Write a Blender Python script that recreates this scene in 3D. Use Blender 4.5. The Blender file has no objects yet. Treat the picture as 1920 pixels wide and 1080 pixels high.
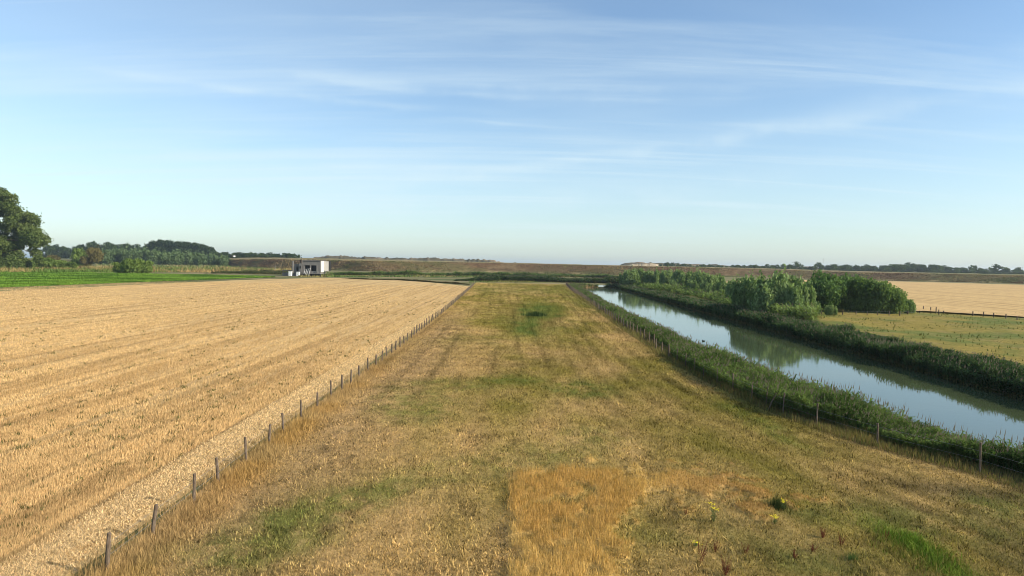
import bpy, math, random
import numpy as np
R = math.radians
rng = np.random.default_rng(7)
random.seed(7)
sc = bpy.context.scene
COL = sc.collection

# ------------------------------------------------------------------ camera
CAM_H = 9.0; F = 1250.0; PITCH = math.atan(46/1250); ROLL = R(1.0)
Fv = np.array([0, math.cos(PITCH), -math.sin(PITCH)])
U0 = np.array([0, math.sin(PITCH), math.cos(PITCH)]); R0 = np.array([1.0, 0, 0])
Rv = math.cos(ROLL)*R0 + math.sin(ROLL)*U0
Uv = -math.sin(ROLL)*R0 + math.cos(ROLL)*U0
cd = bpy.data.cameras.new('camera'); cam = bpy.data.objects.new('camera', cd); COL.objects.link(cam)
from mathutils import Matrix
m = Matrix.Identity(4)
for i in range(3):
    m[i][0] = Rv[i]; m[i][1] = Uv[i]; m[i][2] = -Fv[i]
m[2][3] = CAM_H
cam.matrix_world = m
cd.sensor_width = 36; cd.lens = 36*F/1920; cd.clip_start = 0.5; cd.clip_end = 40000
sc.camera = cam

# ------------------------------------------------------------------ sky, sun, exposure
SUN_EL = R(27); SUN_AZ = R(107)          # azimuth measured from +Y towards +X
w = bpy.data.worlds.new('World'); sc.world = w; w.use_nodes = True
nt = w.node_tree; nt.nodes.clear()
def N(t, **k):
    n = nt.nodes.new(t)
    for a, b in k.items(): setattr(n, a, b)
    return n
def L(a, b): nt.links.new(a, b)
def M(op, a, b=None, c=None, clamp=False):
    n = N('ShaderNodeMath', operation=op); n.use_clamp = clamp
    for i, v in enumerate((a, b, c)):
        if v is None: continue
        if isinstance(v, (int, float)): n.inputs[i].default_value = v
        else: L(v, n.inputs[i])
    return n.outputs[0]
def SS(v, a, b):
    n = N('ShaderNodeMapRange', interpolation_type='SMOOTHSTEP'); L(v, n.inputs[0])
    n.inputs[1].default_value = a; n.inputs[2].default_value = b
    return n.outputs[0]
out = N('ShaderNodeOutputWorld'); bg = N('ShaderNodeBackground'); bg.inputs[1].default_value = 0.125
sky = N('ShaderNodeTexSky', sky_type='NISHITA')
sky.sun_disc = False; sky.sun_elevation = SUN_EL; sky.sun_rotation = SUN_AZ
sky.air_density = 1.0; sky.dust_density = 0.8; sky.ozone_density = 1.8; sky.altitude = 0
tc = N('ShaderNodeTexCoord'); sp = N('ShaderNodeSeparateXYZ'); L(tc.outputs['Generated'], sp.inputs[0])
zz = M('ADD', M('MAXIMUM', sp.outputs[2], 0.0), 0.10)
u = M('DIVIDE', sp.outputs[0], zz); v = M('DIVIDE', sp.outputs[1], zz)
def streak(rot, sx, sy, scale, detail, lo, hi, off):
    c = N('ShaderNodeCombineXYZ'); L(u, c.inputs[0]); L(v, c.inputs[1]); c.inputs[2].default_value = off
    mp = N('ShaderNodeMapping'); L(c.outputs[0], mp.inputs[0])
    mp.inputs['Rotation'].default_value = (0, 0, R(rot)); mp.inputs['Scale'].default_value = (sx, sy, 1)
    n = N('ShaderNodeTexNoise'); L(mp.outputs[0], n.inputs['Vector']); n.inputs['Scale'].default_value = scale
    n.inputs['Detail'].default_value = detail; n.inputs['Roughness'].default_value = 0.62; n.inputs['Distortion'].default_value = 0.25
    return SS(n.outputs[0], lo, hi)
c1 = streak(-14, 0.30, 1.8, 1.1, 10, 0.46, 0.72, 3.0)
c2 = streak(8, 0.16, 3.4, 1.6, 9, 0.50, 0.74, 11.0)
c3 = streak(-30, 0.5, 1.0, 0.45, 4, 0.38, 0.70, 21.0)
az = M('ARCTAN2', sp.outputs[0], sp.outputs[1]); elv = M('ARCSINE', sp.outputs[2])
def wisp(a0, e0, slope, sig, x0, x1, curve=0.0):       # one long thin contrail-like cirrus
    da = M('SUBTRACT', az, a0)
    line = M('ADD', M('MULTIPLY', da, slope), M('MULTIPLY', M('MULTIPLY', da, da), curve))
    d = M('SUBTRACT', M('SUBTRACT', elv, e0), line)
    wob = M('MULTIPLY', M('SUBTRACT', c2n, 0.5), sig*2.5)
    d = M('ADD', d, wob)
    g = M('POWER', 2.718, M('MULTIPLY', M('MULTIPLY', d, d), -1.0/(sig*sig)))
    return M('MULTIPLY', g, M('MULTIPLY', SS(az, x0, x0+0.12), M('SUBTRACT', 1.0, SS(az, x1-0.25, x1))))
cn = N('ShaderNodeTexNoise'); L(tc.outputs['Generated'], cn.inputs['Vector']); cn.inputs['Scale'].default_value = 14; cn.inputs['Detail'].default_value = 8
c2n = cn.outputs[0]
ws = [wisp(0.11, 0.157, 0.14, 0.010, -0.38, 1.2, -0.05), wisp(0.02, 0.243, -0.03, 0.005, -0.34, 0.35), wisp(0.05, 0.256, -0.02, 0.006, -0.40, 0.45, -0.05),
      wisp(-0.03, 0.206, -0.06, 0.0022, -0.12, 0.10), wisp(-0.35, 0.228, -0.02, 0.005, -0.60, 0.05), wisp(0.1, 0.10, 0.10, 0.018, -0.4, 0.55, 0.1),
      wisp(0.3, 0.180, 0.22, 0.014, 0.05, 0.9, 0.0)]
tot = M('MULTIPLY', ws[0], 0.28)
for q, k in zip(ws[1:], (0.25, 0.22, 0.5, 0.25, 0.2, 0.14)): tot = M('ADD', tot, M('MULTIPLY', q, k))
tot = M('MULTIPLY', tot, M('ADD', M('MULTIPLY', SS(c2n, 0.35, 0.65), 0.7), 0.3))
base = M('ADD', M('MULTIPLY', c1, 0.26), M('ADD', M('MULTIPLY', c2, 0.24), M('MULTIPLY', c3, 0.24)))
mask = M('ADD', base, M('MULTIPLY', tot, 0.72), clamp=True)
veil = M('MULTIPLY', M('SUBTRACT', 1.0, SS(elv, 0.02, 0.34)), 0.30)
mask = M('ADD', M('MULTIPLY', mask, SS(elv, -0.01, 0.10)), veil, clamp=True)
hs = N('ShaderNodeHueSaturation'); hs.inputs['Saturation'].default_value = 1.0; hs.inputs['Value'].default_value = 1.0; L(sky.outputs[0], hs.inputs['Color'])
tint = N('ShaderNodeMixRGB', blend_type='MULTIPLY'); tint.inputs[0].default_value = 1; L(hs.outputs[0], tint.inputs[1]); tint.inputs[2].default_value = (.87, .985, 1.05, 1)
mx = N('ShaderNodeMixRGB'); L(mask, mx.inputs[0]); L(tint.outputs[0], mx.inputs[1]); mx.inputs[2].default_value = (4.3, 5.15, 5.5, 1)
L(mx.outputs[0], bg.inputs[0]); L(bg.outputs[0], out.inputs[0])

sd = bpy.data.lights.new('sun', 'SUN'); sd.energy = 4.7; sd.angle = R(0.5); sd.color = (1.0, 0.90, 0.74)
sun = bpy.data.objects.new('sun', sd); COL.objects.link(sun)
from mathutils import Vector
S = Vector((math.sin(SUN_AZ)*math.cos(SUN_EL), math.cos(SUN_AZ)*math.cos(SUN_EL), math.sin(SUN_EL)))
sun.rotation_euler = S.to_track_quat('Z', 'Y').to_euler()
sc.view_settings.view_transform = 'Standard'; sc.view_settings.look = 'None'
sc.view_settings.exposure = 0.55; sc.view_settings.gamma = 1; sc.view_settings.use_curve_mapping = False
sc.cycles.transparent_max_bounces = 8; sc.cycles.max_bounces = 5; sc.cycles.volume_bounces = 0; sc.cycles.filter_width = 0.9

# ------------------------------------------------------------------ helpers
def P(px, py, z=0.0):                       # where the sight line of a photo point meets height z
    d = Fv*F + Rv*(px-960) + Uv*(540-py)
    t = (z-CAM_H)/d[2]
    return np.array([d[0]*t, d[1]*t, z])
def PD(px, py, dist):                       # point on the sight line at depth dist
    d = Fv*F + Rv*(px-960) + Uv*(540-py)
    t = dist/d[1]
    return np.array([d[0]*t, dist, CAM_H+d[2]*t])
def PX(x, y, z=0.0):                        # world -> photo coordinates (layout of patches)
    v = np.stack([np.asarray(x, float), np.asarray(y, float), np.zeros_like(np.asarray(x, float))+z-CAM_H], -1)
    c = v@Fv
    c = np.maximum(c, 0.1)
    return 960+F*(v@Rv)/c, 540-F*(v@Uv)/c
def hash2(ix, iy, s):
    h = (ix.astype(np.int64)*374761393 + iy.astype(np.int64)*668265263 + s*974711) & 0xffffffff
    h = ((h ^ (h >> 13))*1274126177) & 0xffffffff
    h = (h ^ (h >> 16)) & 0xffffff
    return h/float(0xffffff)
def vn(x, y, s=0):
    x = np.asarray(x, float); y = np.asarray(y, float)
    ix = np.floor(x); iy = np.floor(y); fx = x-ix; fy = y-iy
    fx = fx*fx*(3-2*fx); fy = fy*fy*(3-2*fy)
    a = hash2(ix, iy, s); b = hash2(ix+1, iy, s); c = hash2(ix, iy+1, s); d = hash2(ix+1, iy+1, s)
    return (a*(1-fx)+b*fx)*(1-fy)+(c*(1-fx)+d*fx)*fy
def fbm(x, y, s=0, o=4):
    t = 0; a = 0.5; n = 0
    for i in range(o):
        t = t+a*vn(x*2**i, y*2**i, s+i*17); n += a; a *= 0.55
    return t/n
def sst(x, a, b):
    t = np.clip((x-a)/(b-a), 0, 1); return t*t*(3-2*t)
def lerp(a, b, t): return a*(1-t[..., None])+b*t[..., None]
def tag(o, label=None, cat=None, group=None, kind=None):
    if label: o['label'] = label
    if cat: o['category'] = cat
    if group: o['group'] = group
    if kind: o['kind'] = kind
    return o
def empty(name, loc, rz=0, sc_=1.0):
    o = bpy.data.objects.new(name, None); COL.objects.link(o); o.location = [float(q) for q in loc]; o.rotation_euler = (0, 0, rz)
    o.scale = (sc_, sc_, sc_) if not isinstance(sc_, tuple) else sc_
    o.empty_display_size = 0.1
    return o
def npmesh(name, verts, faces, mat, parent=None, col=None, smooth=False):
    """faces: (n,k) int array; col: (nverts,3)"""
    me = bpy.data.meshes.new(name)
    verts = np.asarray(verts, np.float32); faces = np.asarray(faces, np.int32)
    n, k = faces.shape
    me.vertices.add(len(verts)); me.vertices.foreach_set('co', verts.ravel())
    me.loops.add(n*k); me.loops.foreach_set('vertex_index', faces.ravel())
    me.polygons.add(n); me.polygons.foreach_set('loop_start', np.arange(0, n*k, k, dtype=np.int32))
    me.polygons.foreach_set('loop_total', np.full(n, k, np.int32))
    me.update(calc_edges=True)
    if smooth: me.polygons.foreach_set('use_smooth', np.ones(n, bool))
    if col is not None:
        at = me.color_attributes.new('col', 'FLOAT_COLOR', 'POINT')
        c = np.ones((len(verts), 4), np.float32); c[:, :3] = np.clip(col, 0, 1); at.data.foreach_set('color', c.ravel())
    me.materials.append(mat)
    o = bpy.data.objects.new(name, me); COL.objects.link(o)
    if parent is not None: o.parent = parent
    return o
class MB:
    def __init__(s): s.v = []; s.f = []
    def quadbox(s, x0, x1, y0, y1, z0, z1):
        b = len(s.v); s.v += [(x, y, z) for z in (z0, z1) for x, y in ((x0, y0), (x1, y0), (x1, y1), (x0, y1))]
        s.f += [[b+i for i in q] for q in ((3, 2, 1, 0), (4, 5, 6, 7), (0, 1, 5, 4), (1, 2, 6, 5), (2, 3, 7, 6), (3, 0, 4, 7))]
        return s
    def tube(s, pts, rad, n=6, cap=True):
        b = len(s.v); pts = [Vector(p) for p in pts]
        for i, p in enumerate(pts):
            d = (pts[min(i+1, len(pts)-1)]-pts[max(i-1, 0)]).normalized()
            a = d.orthogonal().normalized() if abs(d.z) < 0.9 else Vector((1, 0, 0)).cross(d).normalized()
            c = d.cross(a)
            for k in range(n):
                t = 2*math.pi*k/n; s.v.append(tuple(p+(a*math.cos(t)+c*math.sin(t))*rad[i]))
        for i in range(len(pts)-1):
            for k in range(n):
                s.f.append([b+i*n+k, b+i*n+(k+1) % n, b+(i+1)*n+(k+1) % n, b+(i+1)*n+k])
        if cap:
            s.f.append([b+k for k in range(n)][::-1]); s.f.append([b+(len(pts)-1)*n+k for k in range(n)])
        return s
    def ell(s, c, r, n=10, mrows=7, rot=0.0):
        b = len(s.v); ca, sa = math.cos(rot), math.sin(rot)
        for i in range(mrows+1):
            th = math.pi*i/mrows
            for k in range(n):
                ph = 2*math.pi*k/n
                x = r[0]*math.sin(th)*math.cos(ph); y = r[1]*math.sin(th)*math.sin(ph); z = r[2]*math.cos(th)
                s.v.append((c[0]+x*ca+z*sa, c[1]+y, c[2]-x*sa+z*ca))
        for i in range(mrows):
            for k in range(n): s.f.append([b+i*n+k, b+(i+1)*n+k, b+(i+1)*n+(k+1) % n, b+i*n+(k+1) % n])
        return s
    def build(s, name, mat, parent=None, smooth=False):
        me = bpy.data.meshes.new(name); me.from_pydata(s.v, [], s.f); me.update()
        if smooth: me.polygons.foreach_set('use_smooth', np.ones(len(s.f), bool))
        me.materials.append(mat); o = bpy.data.objects.new(name, me); COL.objects.link(o)
        if parent is not None: o.parent = parent
        return o
def copy_tree(o, parent=None):
    c = o.copy(); COL.objects.link(c); c.parent = parent
    for ch in list(o.children): copy_tree(ch, c)
    return c

# ------------------------------------------------------------------ materials
def newmat(name):
    global nt
    m_ = bpy.data.materials.new(name); m_.use_nodes = True; nt = m_.node_tree; nt.nodes.clear(); return m_
def finish(bsdf):
    o = N('ShaderNodeOutputMaterial'); L(bsdf, o.inputs[0])
def pos(scale=(1, 1, 1), rot=0):
    g = N('ShaderNodeNewGeometry'); mp = N('ShaderNodeMapping'); L(g.outputs['Position'], mp.inputs[0]); mp.inputs['Scale'].default_value = scale
    mp.inputs['Rotation'].default_value = (0, 0, rot)
    return mp.outputs[0]
def noise(vec, scale, detail=4, rough=0.55, dist=0.0):
    n = N('ShaderNodeTexNoise'); L(vec, n.inputs['Vector']); n.inputs['Scale'].default_value = scale; n.inputs['Detail'].default_value = detail
    n.inputs['Roughness'].default_value = rough; n.inputs['Distortion'].default_value = dist
    return n.outputs[0]
def ramp(fac, stops):
    r = N('ShaderNodeValToRGB'); L(fac, r.inputs[0]); e = r.color_ramp.elements
    while len(e) < len(stops): e.new(0.5)
    for i, (p, c) in enumerate(stops): e[i].position = p; e[i].color = (*c, 1) if len(c) == 3 else c
    return r.outputs[0]
def mixc(fac, a, b, mode='MIX'):
    n = N('ShaderNodeMixRGB', blend_type=mode)
    for i, q in enumerate((fac, a, b)):
        if isinstance(q, (int, float)): n.inputs[i].default_value = q
        elif isinstance(q, tuple): n.inputs[i].default_value = (*q, 1)
        else: L(q, n.inputs[i])
    return n.outputs[0]
def gray(v):
    c = N('ShaderNodeCombineColor')
    for i in range(3): L(v, c.inputs[i])
    return c.outputs[0]
def bump(h, strength, dist):
    b = N('ShaderNodeBump'); L(h, b.inputs['Height']); b.inputs['Strength'].default_value = strength; b.inputs['Distance'].default_value = dist
    return b.outputs[0]
def principled(col, rough=0.9, spec=0.1, normal=None, metal=0.0):
    p = N('ShaderNodeBsdfPrincipled')
    if isinstance(col, tuple): p.inputs['Base Color'].default_value = (*col, 1)
    else: L(col, p.inputs['Base Color'])
    p.inputs['Roughness'].default_value = rough; p.inputs['Specular IOR Level'].default_value = spec; p.inputs['Metallic'].default_value = metal
    if normal is not None: L(normal, p.inputs['Normal'])
    return p.outputs[0]
def attr(name='col'):
    a = N('ShaderNodeAttribute', attribute_name=name); return a.outputs['Color']
def mat_leaf(name, trans=0.3):
    m_ = newmat(name); c = attr()
    d = N('ShaderNodeBsdfDiffuse'); L(c, d.inputs[0]); t = N('ShaderNodeBsdfTranslucent'); L(mixc(1.0, c, (1.0, 1.05, 0.6), 'MULTIPLY'), t.inputs[0])
    x = N('ShaderNodeMixShader'); x.inputs[0].default_value = trans; L(d.outputs[0], x.inputs[1]); L(t.outputs[0], x.inputs[2]); finish(x.outputs[0]); return m_
def mat_flat(name, col, rough=0.8, spec=0.2, ns=3.0, amt=0.35, bd=0.01):
    m_ = newmat(name); n = noise(pos(), ns, 5, 0.65)
    c = mixc(n, tuple(q*(1-amt) for q in col), tuple(min(1, q*(1+amt)) for q in col))
    finish(principled(c, rough, spec, bump(n, 0.4, bd))); return m_
M_blade = mat_leaf('grass_blade', 0.25)
M_leaf = mat_leaf('leaf', 0.42)
M_bark = mat_flat('bark', (0.09, 0.07, 0.05), ns=6)
def mat_wood():
    m_ = newmat('weathered_wood'); n = noise(pos((9, 9, 1.2)), 4, 6, 0.7)
    finish(principled(ramp(n, [(0.3, (0.05, 0.036, 0.024)), (0.5, (0.135, 0.100, 0.070)), (0.72, (0.29, 0.235, 0.175))]), 0.9, 0.1, bump(n, 0.5, 0.01))); return m_
M_wood = mat_wood()
M_wire = mat_flat('galvanised_wire', (0.25, 0.25, 0.24), 0.5, 0.4)
M_conc = mat_flat('concrete', (0.175, 0.165, 0.15), 0.9, 0.1, ns=0.7, amt=0.35)
M_lit_wall = mat_flat('sunlit_pale_wall', (0.60, 0.565, 0.51), 0.8, 0.1, ns=0.5, amt=0.12)  # pale base colour carries the sun falling on the right-hand side
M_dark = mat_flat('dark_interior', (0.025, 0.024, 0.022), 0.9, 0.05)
M_white = mat_flat('white_paint', (0.8, 0.8, 0.76), 0.6, 0.2, amt=0.1)
M_metal = mat_flat('grey_metal', (0.30, 0.30, 0.29), 0.5, 0.4)

def mat_field(name, kind):
    m_ = newmat(name)
    if kind == 'stubble':
        base_n = noise(pos((1.0, 0.25, 1)), 1.4, 6, 0.7)
        fine = noise(pos(), 9, 5, 0.75)
        rows = noise(pos((0.55, 0.012, 1)), 1.0, 4, 0.6)
        rows2 = noise(pos((2.2, 0.03, 1)), 1.0, 3, 0.6)
        c = ramp(base_n, [(0.25, (0.38, 0.245, 0.105)), (0.5, (0.57, 0.385, 0.17)), (0.75, (0.68, 0.475, 0.22))])
        c = mixc(1.0, c, ramp(rows, [(0.34, (0.70, 0.68, 0.64)), (0.46, (0.97, 0.97, 0.97)), (0.62, (1.06, 1.06, 1.08))]), 'MULTIPLY')
        c = mixc(1.0, c, ramp(rows2, [(0.33, (0.84, 0.82, 0.76)), (0.45, (1.0, 1.0, 1.0))]), 'MULTIPLY')
        c = mixc(1.0, c, ramp(fine, [(0.30, (0.55, 0.52, 0.45)), (0.48, (0.95, 0.95, 0.95)), (0.7, (1.15, 1.15, 1.15))]), 'MULTIPLY')
        # wheel tracks of the spraying lanes, pairs 1.8 m apart
        g = N('ShaderNodeNewGeometry'); sp_ = N('ShaderNodeSeparateXYZ'); L(g.outputs['Position'], sp_.inputs[0])
        wob = M('MULTIPLY', M('SUBTRACT', noise(pos(), 0.05, 2), 0.5), 0.6)
        xx = M('ADD', sp_.outputs[0], wob)
        def line(off, per, wd):
            t = M('ABSOLUTE', M('SUBTRACT', M('MODULO', M('ADD', xx, 4050.0+14.72+per/2+off), per), per/2)); return M('SUBTRACT', 1.0, SS(t, wd*0.4, wd))
        trk = M('MULTIPLY', M('ADD', M('ADD', line(0.0, 12.15, 0.45), line(1.9, 12.15, 0.45), clamp=True), M('MULTIPLY', line(0.0, 4.05, 0.35), .6), clamp=True), SS(noise(pos((0.6, 0.06, 1)), 1.0, 4), 0.36, 0.60))
        c = mixc(M('MULTIPLY', trk, 0.55), c, (0.26, 0.17, 0.08))
        finish(principled(c, 0.95, 0.05, bump(M('ADD', fine, base_n), 0.5, 0.06)))
    elif kind == 'meadow':
        fine = noise(pos(), 7, 6, 0.75); mid = noise(pos((1, 0.6, 1)), 1.6, 5, 0.65)
        c = mixc(1.0, attr(), ramp(fine, [(0.30, (0.50, 0.50, 0.45)), (0.5, (1.0, 1.0, 1.0)), (0.7, (1.35, 1.35, 1.35))]), 'MULTIPLY')
        c = mixc(1.0, c, ramp(mid, [(0.32, (0.72, 0.74, 0.7)), (0.55, (1.08, 1.06, 1.05))]), 'MULTIPLY')
        finish(principled(c, 0.95, 0.05, bump(M('ADD', fine, mid), 0.9, 0.12)))
    elif kind == 'crop':
        fine = noise(pos((0.5, 0.9, 1)), 1.3, 6, 0.75); r = noise(pos((0.05, 0.5, 1)), 1.0, 4, 0.6); big = noise(pos(), 0.03, 3)
        c = ramp(fine, [(0.3, (0.035, 0.085, 0.010)), (0.55, (0.085, 0.185, 0.022)), (0.75, (0.15, 0.26, 0.04))])
        c = mixc(1.0, c, ramp(r, [(0.35, (0.75, 0.78, 0.7)), (0.6, (1.1, 1.08, 1.1))]), 'MULTIPLY')
        finish(principled(c, 0.8, 0.15, bump(fine, 1.0, 0.5)))
    elif kind == 'ground':
        big = noise(pos((1, 2.5, 1)), 0.02, 6, 0.65); fine = noise(pos((0.3, 1, 1)), 0.8, 6, 0.7)
        c = ramp(big, [(0.35, (0.085, 0.11, 0.035)), (0.5, (0.17, 0.155, 0.065)), (0.65, (0.27, 0.21, 0.11))])
        c = mixc(1.0, c, ramp(fine, [(0.3, (0.55, 0.55, 0.5)), (0.55, (1.1, 1.1, 1.1))]), 'MULTIPLY')
        finish(principled(c, 0.95, 0.05, bump(fine, 0.8, 0.4)))
    elif kind == 'sea':
        finish(principled((0.10, 0.16, 0.18), 0.35, 0.5))
    return m_
M_stub = mat_field('stubble_soil', 'stubble'); M_mead = mat_field('mown_grass', 'meadow'); M_crop = mat_field('leafy_crop', 'crop')
M_ground = mat_field('ground', 'ground'); M_sea = mat_field('sea', 'sea')
def mat_water():
    m_ = newmat('river_water'); n1 = noise(pos((1, 1.6, 1)), 1.1, 3, 0.5); n2 = noise(pos((0.3, 0.5, 1)), 0.25, 2)
    h = M('MULTIPLY', n1, SS(n2, 0.3, 0.75))
    p = principled((0.060, 0.078, 0.036), 0.05, 0.5, bump(h, 0.14, 0.03)); finish(p); return m_
M_water = mat_water()

# ------------------------------------------------------------------ layout curves (x as a function of depth y)
def fence_l(y): return np.interp(y, [-40, 18, 35, 60, 128, 262, 320], [-11.2, -11.3, -11.75, -11.5, -12.2, -15.0, -16.3])
def fence_r(y): return np.interp(y, [-40, 10, 22, 29, 33.5, 40, 52, 68, 110, 164, 240, 290, 330], [34, 27.0, 22.8, 20.9, 18.6, 17.0, 15.9, 15.7, 16.6, 18.4, 21.0, 23.5, 25])
def water_l(y): return np.interp(y, [-40, 10, 20, 30, 45, 68, 120, 164, 248, 285, 300], [42, 31, 27, 24.2, 21.8, 20.8, 21.4, 23, 26.5, 29.5, 40])
def water_r(y): return np.interp(y, [-40, 30, 60, 120, 163, 264, 290, 300], [39.6, 39.6, 39.9, 41.0, 42.2, 45.0, 45.5, 41])

# ------------------------------------------------------------------ colours of the mown meadow
TAN = np.array([0.47, 0.315, 0.130]); OLIVE = np.array([0.235, 0.190, 0.044]); GREEN = np.array([0.125, 0.165, 0.030])
GOLD = np.array([0.58, 0.38, 0.125]); ORANGE = np.array([0.50, 0.30, 0.09]); BROWN = np.array([0.15, 0.10, 0.06]); LIME = np.array([0.12, 0.20, 0.025]); DARK_GROUND = np.array([0.07, 0.055, 0.035])
def blob(px, py, cx, cy, rx, ry, ang=0, soft=0.5):
    a = R(ang); dx = px-cx; dy = py-cy
    u_ = (dx*math.cos(a)+dy*math.sin(a))/rx; v_ = (-dx*math.sin(a)+dy*math.cos(a))/ry
    return 1-sst(np.sqrt(u_*u_+v_*v_), 1-soft, 1+soft)
def inpoly(px, py, poly):
    r = np.zeros(px.shape, bool); n = len(poly); j = n-1
    for i in range(n):
        xi, yi = poly[i]; xj, yj = poly[j]
        c = ((yi > py) != (yj > py)) & (px < (xj-xi)*(py-yi)/((yj-yi) or 1e-9)+xi); r ^= c; j = i
    return r
GOLDPOLY = [(952, 905), (1010, 880), (1130, 884), (1230, 888), (1380, 898), (1500, 922), (1545, 950), (1490, 968), (1330, 955), (1250, 925), (1185, 935), (1170, 1000), (1140, 1200), (952, 1200)]
def gold_mask(x, y):
    px, py = PX(x, y); jx = (fbm(x*1.1, y*1.1, 5, 4)-0.5)*170; jy = (fbm(x*1.1, y*1.1, 6, 4)-0.5)*75
    return (inpoly(px+jx*(.12+.88*sst(px, 960, 1060)), py+jy*(.4+.6*sst(px, 960, 1060)), GOLDPOLY)).astype(float)*(fbm(x*1.6, y*1.6, 7, 4) > .36+.16*sst(px, 1150, 1500))
def meadow_col(x, y):
    px, py = PX(x, y)
    n1 = fbm(x*0.25, y*0.12, 1, 5); n2 = fbm(x*0.9, y*0.5, 2, 4); n3 = fbm(x*0.07, y*0.03, 3, 3); n4 = fbm(x*3.1, y*2.2, 9, 3)
    right = sst(px, 700, 1500)*0.30
    t = np.clip((n1-0.5)*2.0+(n3-0.5)*1.2+0.47+right-0.22*sst(py, 640, 900)+.08*(1-sst(py, 540, 620)), 0, 1)
    c = lerp(np.broadcast_to(TAN, t.shape+(3,)), OLIVE, t)
    # left border of the meadow is barer and pinker
    bl = (1-sst(x-fence_l(y), 2, 8))*sst(y, 15, 20)*(1-sst(y, 90, 150))
    c = lerp(c, np.array([0.37, 0.245, 0.125]), bl*0.6)
    g = np.zeros_like(t)
    for (cx, cy, rx, ry, an, s) in [(620, 960, 190, 34, -16, .75), (470, 1030, 190, 45, -14, .6), (900, 880, 260, 26, -10, .42), (780, 765, 90, 34, 0, .55), (830, 728, 110, 14, 0, .5),
                                    (1090, 733, 65, 16, 4, .9), (960, 715, 60, 10, 0, .7), (1110, 822, 60, 16, 5, .5), (1010, 600, 60, 34, 0, .6), (1330, 700, 100, 20, 35, .6), (1430, 800, 120, 16, 28, .5),
                                    (1290, 660, 110, 14, 38, .4), (1700, 985, 260, 30, 8, .45), (1880, 950, 90, 26, 5, .7), (985, 545, 120, 9, 0, .5), (1080, 560, 60, 12, 30, .5), (1250, 1010, 110, 28, 0, .3), (1560, 1060, 130, 30, 0, .35),
                                    (900, 640, 60, 10, 0, .3), (860, 545, 50, 10, 0, .3)]:
        g = np.maximum(g, blob(px, py, cx, cy, rx, ry, an)*s)
    g = .85*np.clip(g*(0.10+.9*sst(fbm(x*2.0, y*1.3, 27, 4), 0.36, 0.62)+.35*sst(n2, .35, .6)), 0, .85)
    c = c*(1+.16*(1-sst(py, 560, 700)))[..., None]
    c = lerp(c, GREEN, g)
    fgreen = sst(px, 1150, 1500)*sst(py, 900, 980)*0.45*sst(n2, .35, .6)
    c = lerp(c, np.array([0.12, 0.125, 0.04]), fgreen)
    # the damp hollow
    wj = (fbm(x*.5, y*.25, 44, 4)-.5)*60; wk = (fbm(x*.5, y*.25, 45, 4)-.5)*26
    c = lerp(c, np.array([.235, .235, .055]), np.clip(blob(px+wj, py+wk, 988, 604, 48, 27, 0, .6)*(.4+.8*n2), 0, 1))
    h = np.maximum(blob(px+wj, py+wk, 1008, 584, 40, 11, 0, .6), blob(px+wj, py+wk, 985, 610, 24, 20, 0, .6)); c = lerp(c, np.array([0.135, 0.185, 0.045]), np.clip(h*(.3+.8*n2), 0, 1))
    c = lerp(c, np.array([0.36, 0.25, 0.09]), blob(px+wj, py+wk, 962, 590, 16, 22, 0, .7)*0.5)
    c = lerp(c, np.array([0.34, 0.225, 0.095]), blob(px+wj, py+wk, 1035, 607, 30, 12, -10, .6)*0.6)
    # bright green patch in the right foreground, darker spot by the reeds
    c = lerp(c, LIME, np.clip((blob(px+(n2-.5)*60, py+(n4-.5)*40, 1740, 1052, 95, 17, 29, .9)+blob(px+(n2-.5)*60, py+(n4-.5)*30, 1690, 1020, 36, 10, 5, .9))*1.1, 0, 1))
    c = lerp(c, DARK_GROUND, blob(px, py, 1790, 925, 120, 13, 7, .7)*0.55)
    c = lerp(c, DARK_GROUND, blob(px, py, 1425, 956, 45, 7, 0, .5)*0.7)  # hollow beside the rush clump, the clump's shadow painted into the ground colour
    # swaths left by the mower
    d = x-fence_l(y); dr = fence_r(y)-x
    sw = 0.5+0.5*np.sin(2*math.pi*dr/1.7+3*vn(x*0.2, y*0.04, 8)); sw2 = 0.5+0.5*np.sin(2*math.pi*y/(2.2+0.012*y)+4*vn(x*0.1, y*0.1, 12))
    wr = 1-sst(dr, 8, 15)
    ln = np.abs((d/2.35+.35*vn(x*0+3, y*.03, 16)) % 1-.5)*2; c = c*(1-.42*(1-sst(ln, .0, .38))*sst(vn(x*.6, y*.08, 18), .25, .6)*sst(y, 24, 60)*(1-wr*.7))[..., None]
    c = c*(1-0.55*(sw*wr)*(vn(x*0.5, y*0.12, 14)))[..., None]
    c = c*(1-0.36*sw2*(1-wr)*sst(y, 35, 70)*vn(x*.3, y*.1, 15))[..., None]
    c = c*(0.66+0.70*n4)[..., None]*(1-.35*sst(fbm(x*2.4, y*1.2, 29, 3), .60, .74))[..., None]
    gm = gold_mask(x, y)
    gg = lerp(np.broadcast_to(GOLD, t.shape+(3,)), ORANGE, sst(n1, .4, .62)); gg = lerp(gg, np.array([0.42, 0.245, 0.08]), sst(px, 1210, 1330)*.9)
    c = lerp(c, gg, gm*(.7+.3*n2))
    edge = blob(px+(n2-.5)*20, py, 945, 1030, 8, 90, 0, .9); c = lerp(c, BROWN, edge*0.25*n2*1.6)
    # rough dry grass under both fences
    fl = np.exp(-((d-0.7)/1.1)**2)*(1-sst(y, 36, 70)*0.75)
    c = lerp(c, lerp(np.broadcast_to(ORANGE*0.95, t.shape+(3,)), TAN, sst(vn(y*0.4, x*0.3, 22), .45, .7)), np.clip(fl, 0, 1)*0.6*(.4+.6*sst(y, 24, 27)))
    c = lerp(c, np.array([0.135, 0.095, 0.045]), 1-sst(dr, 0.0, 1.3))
    return c

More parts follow.
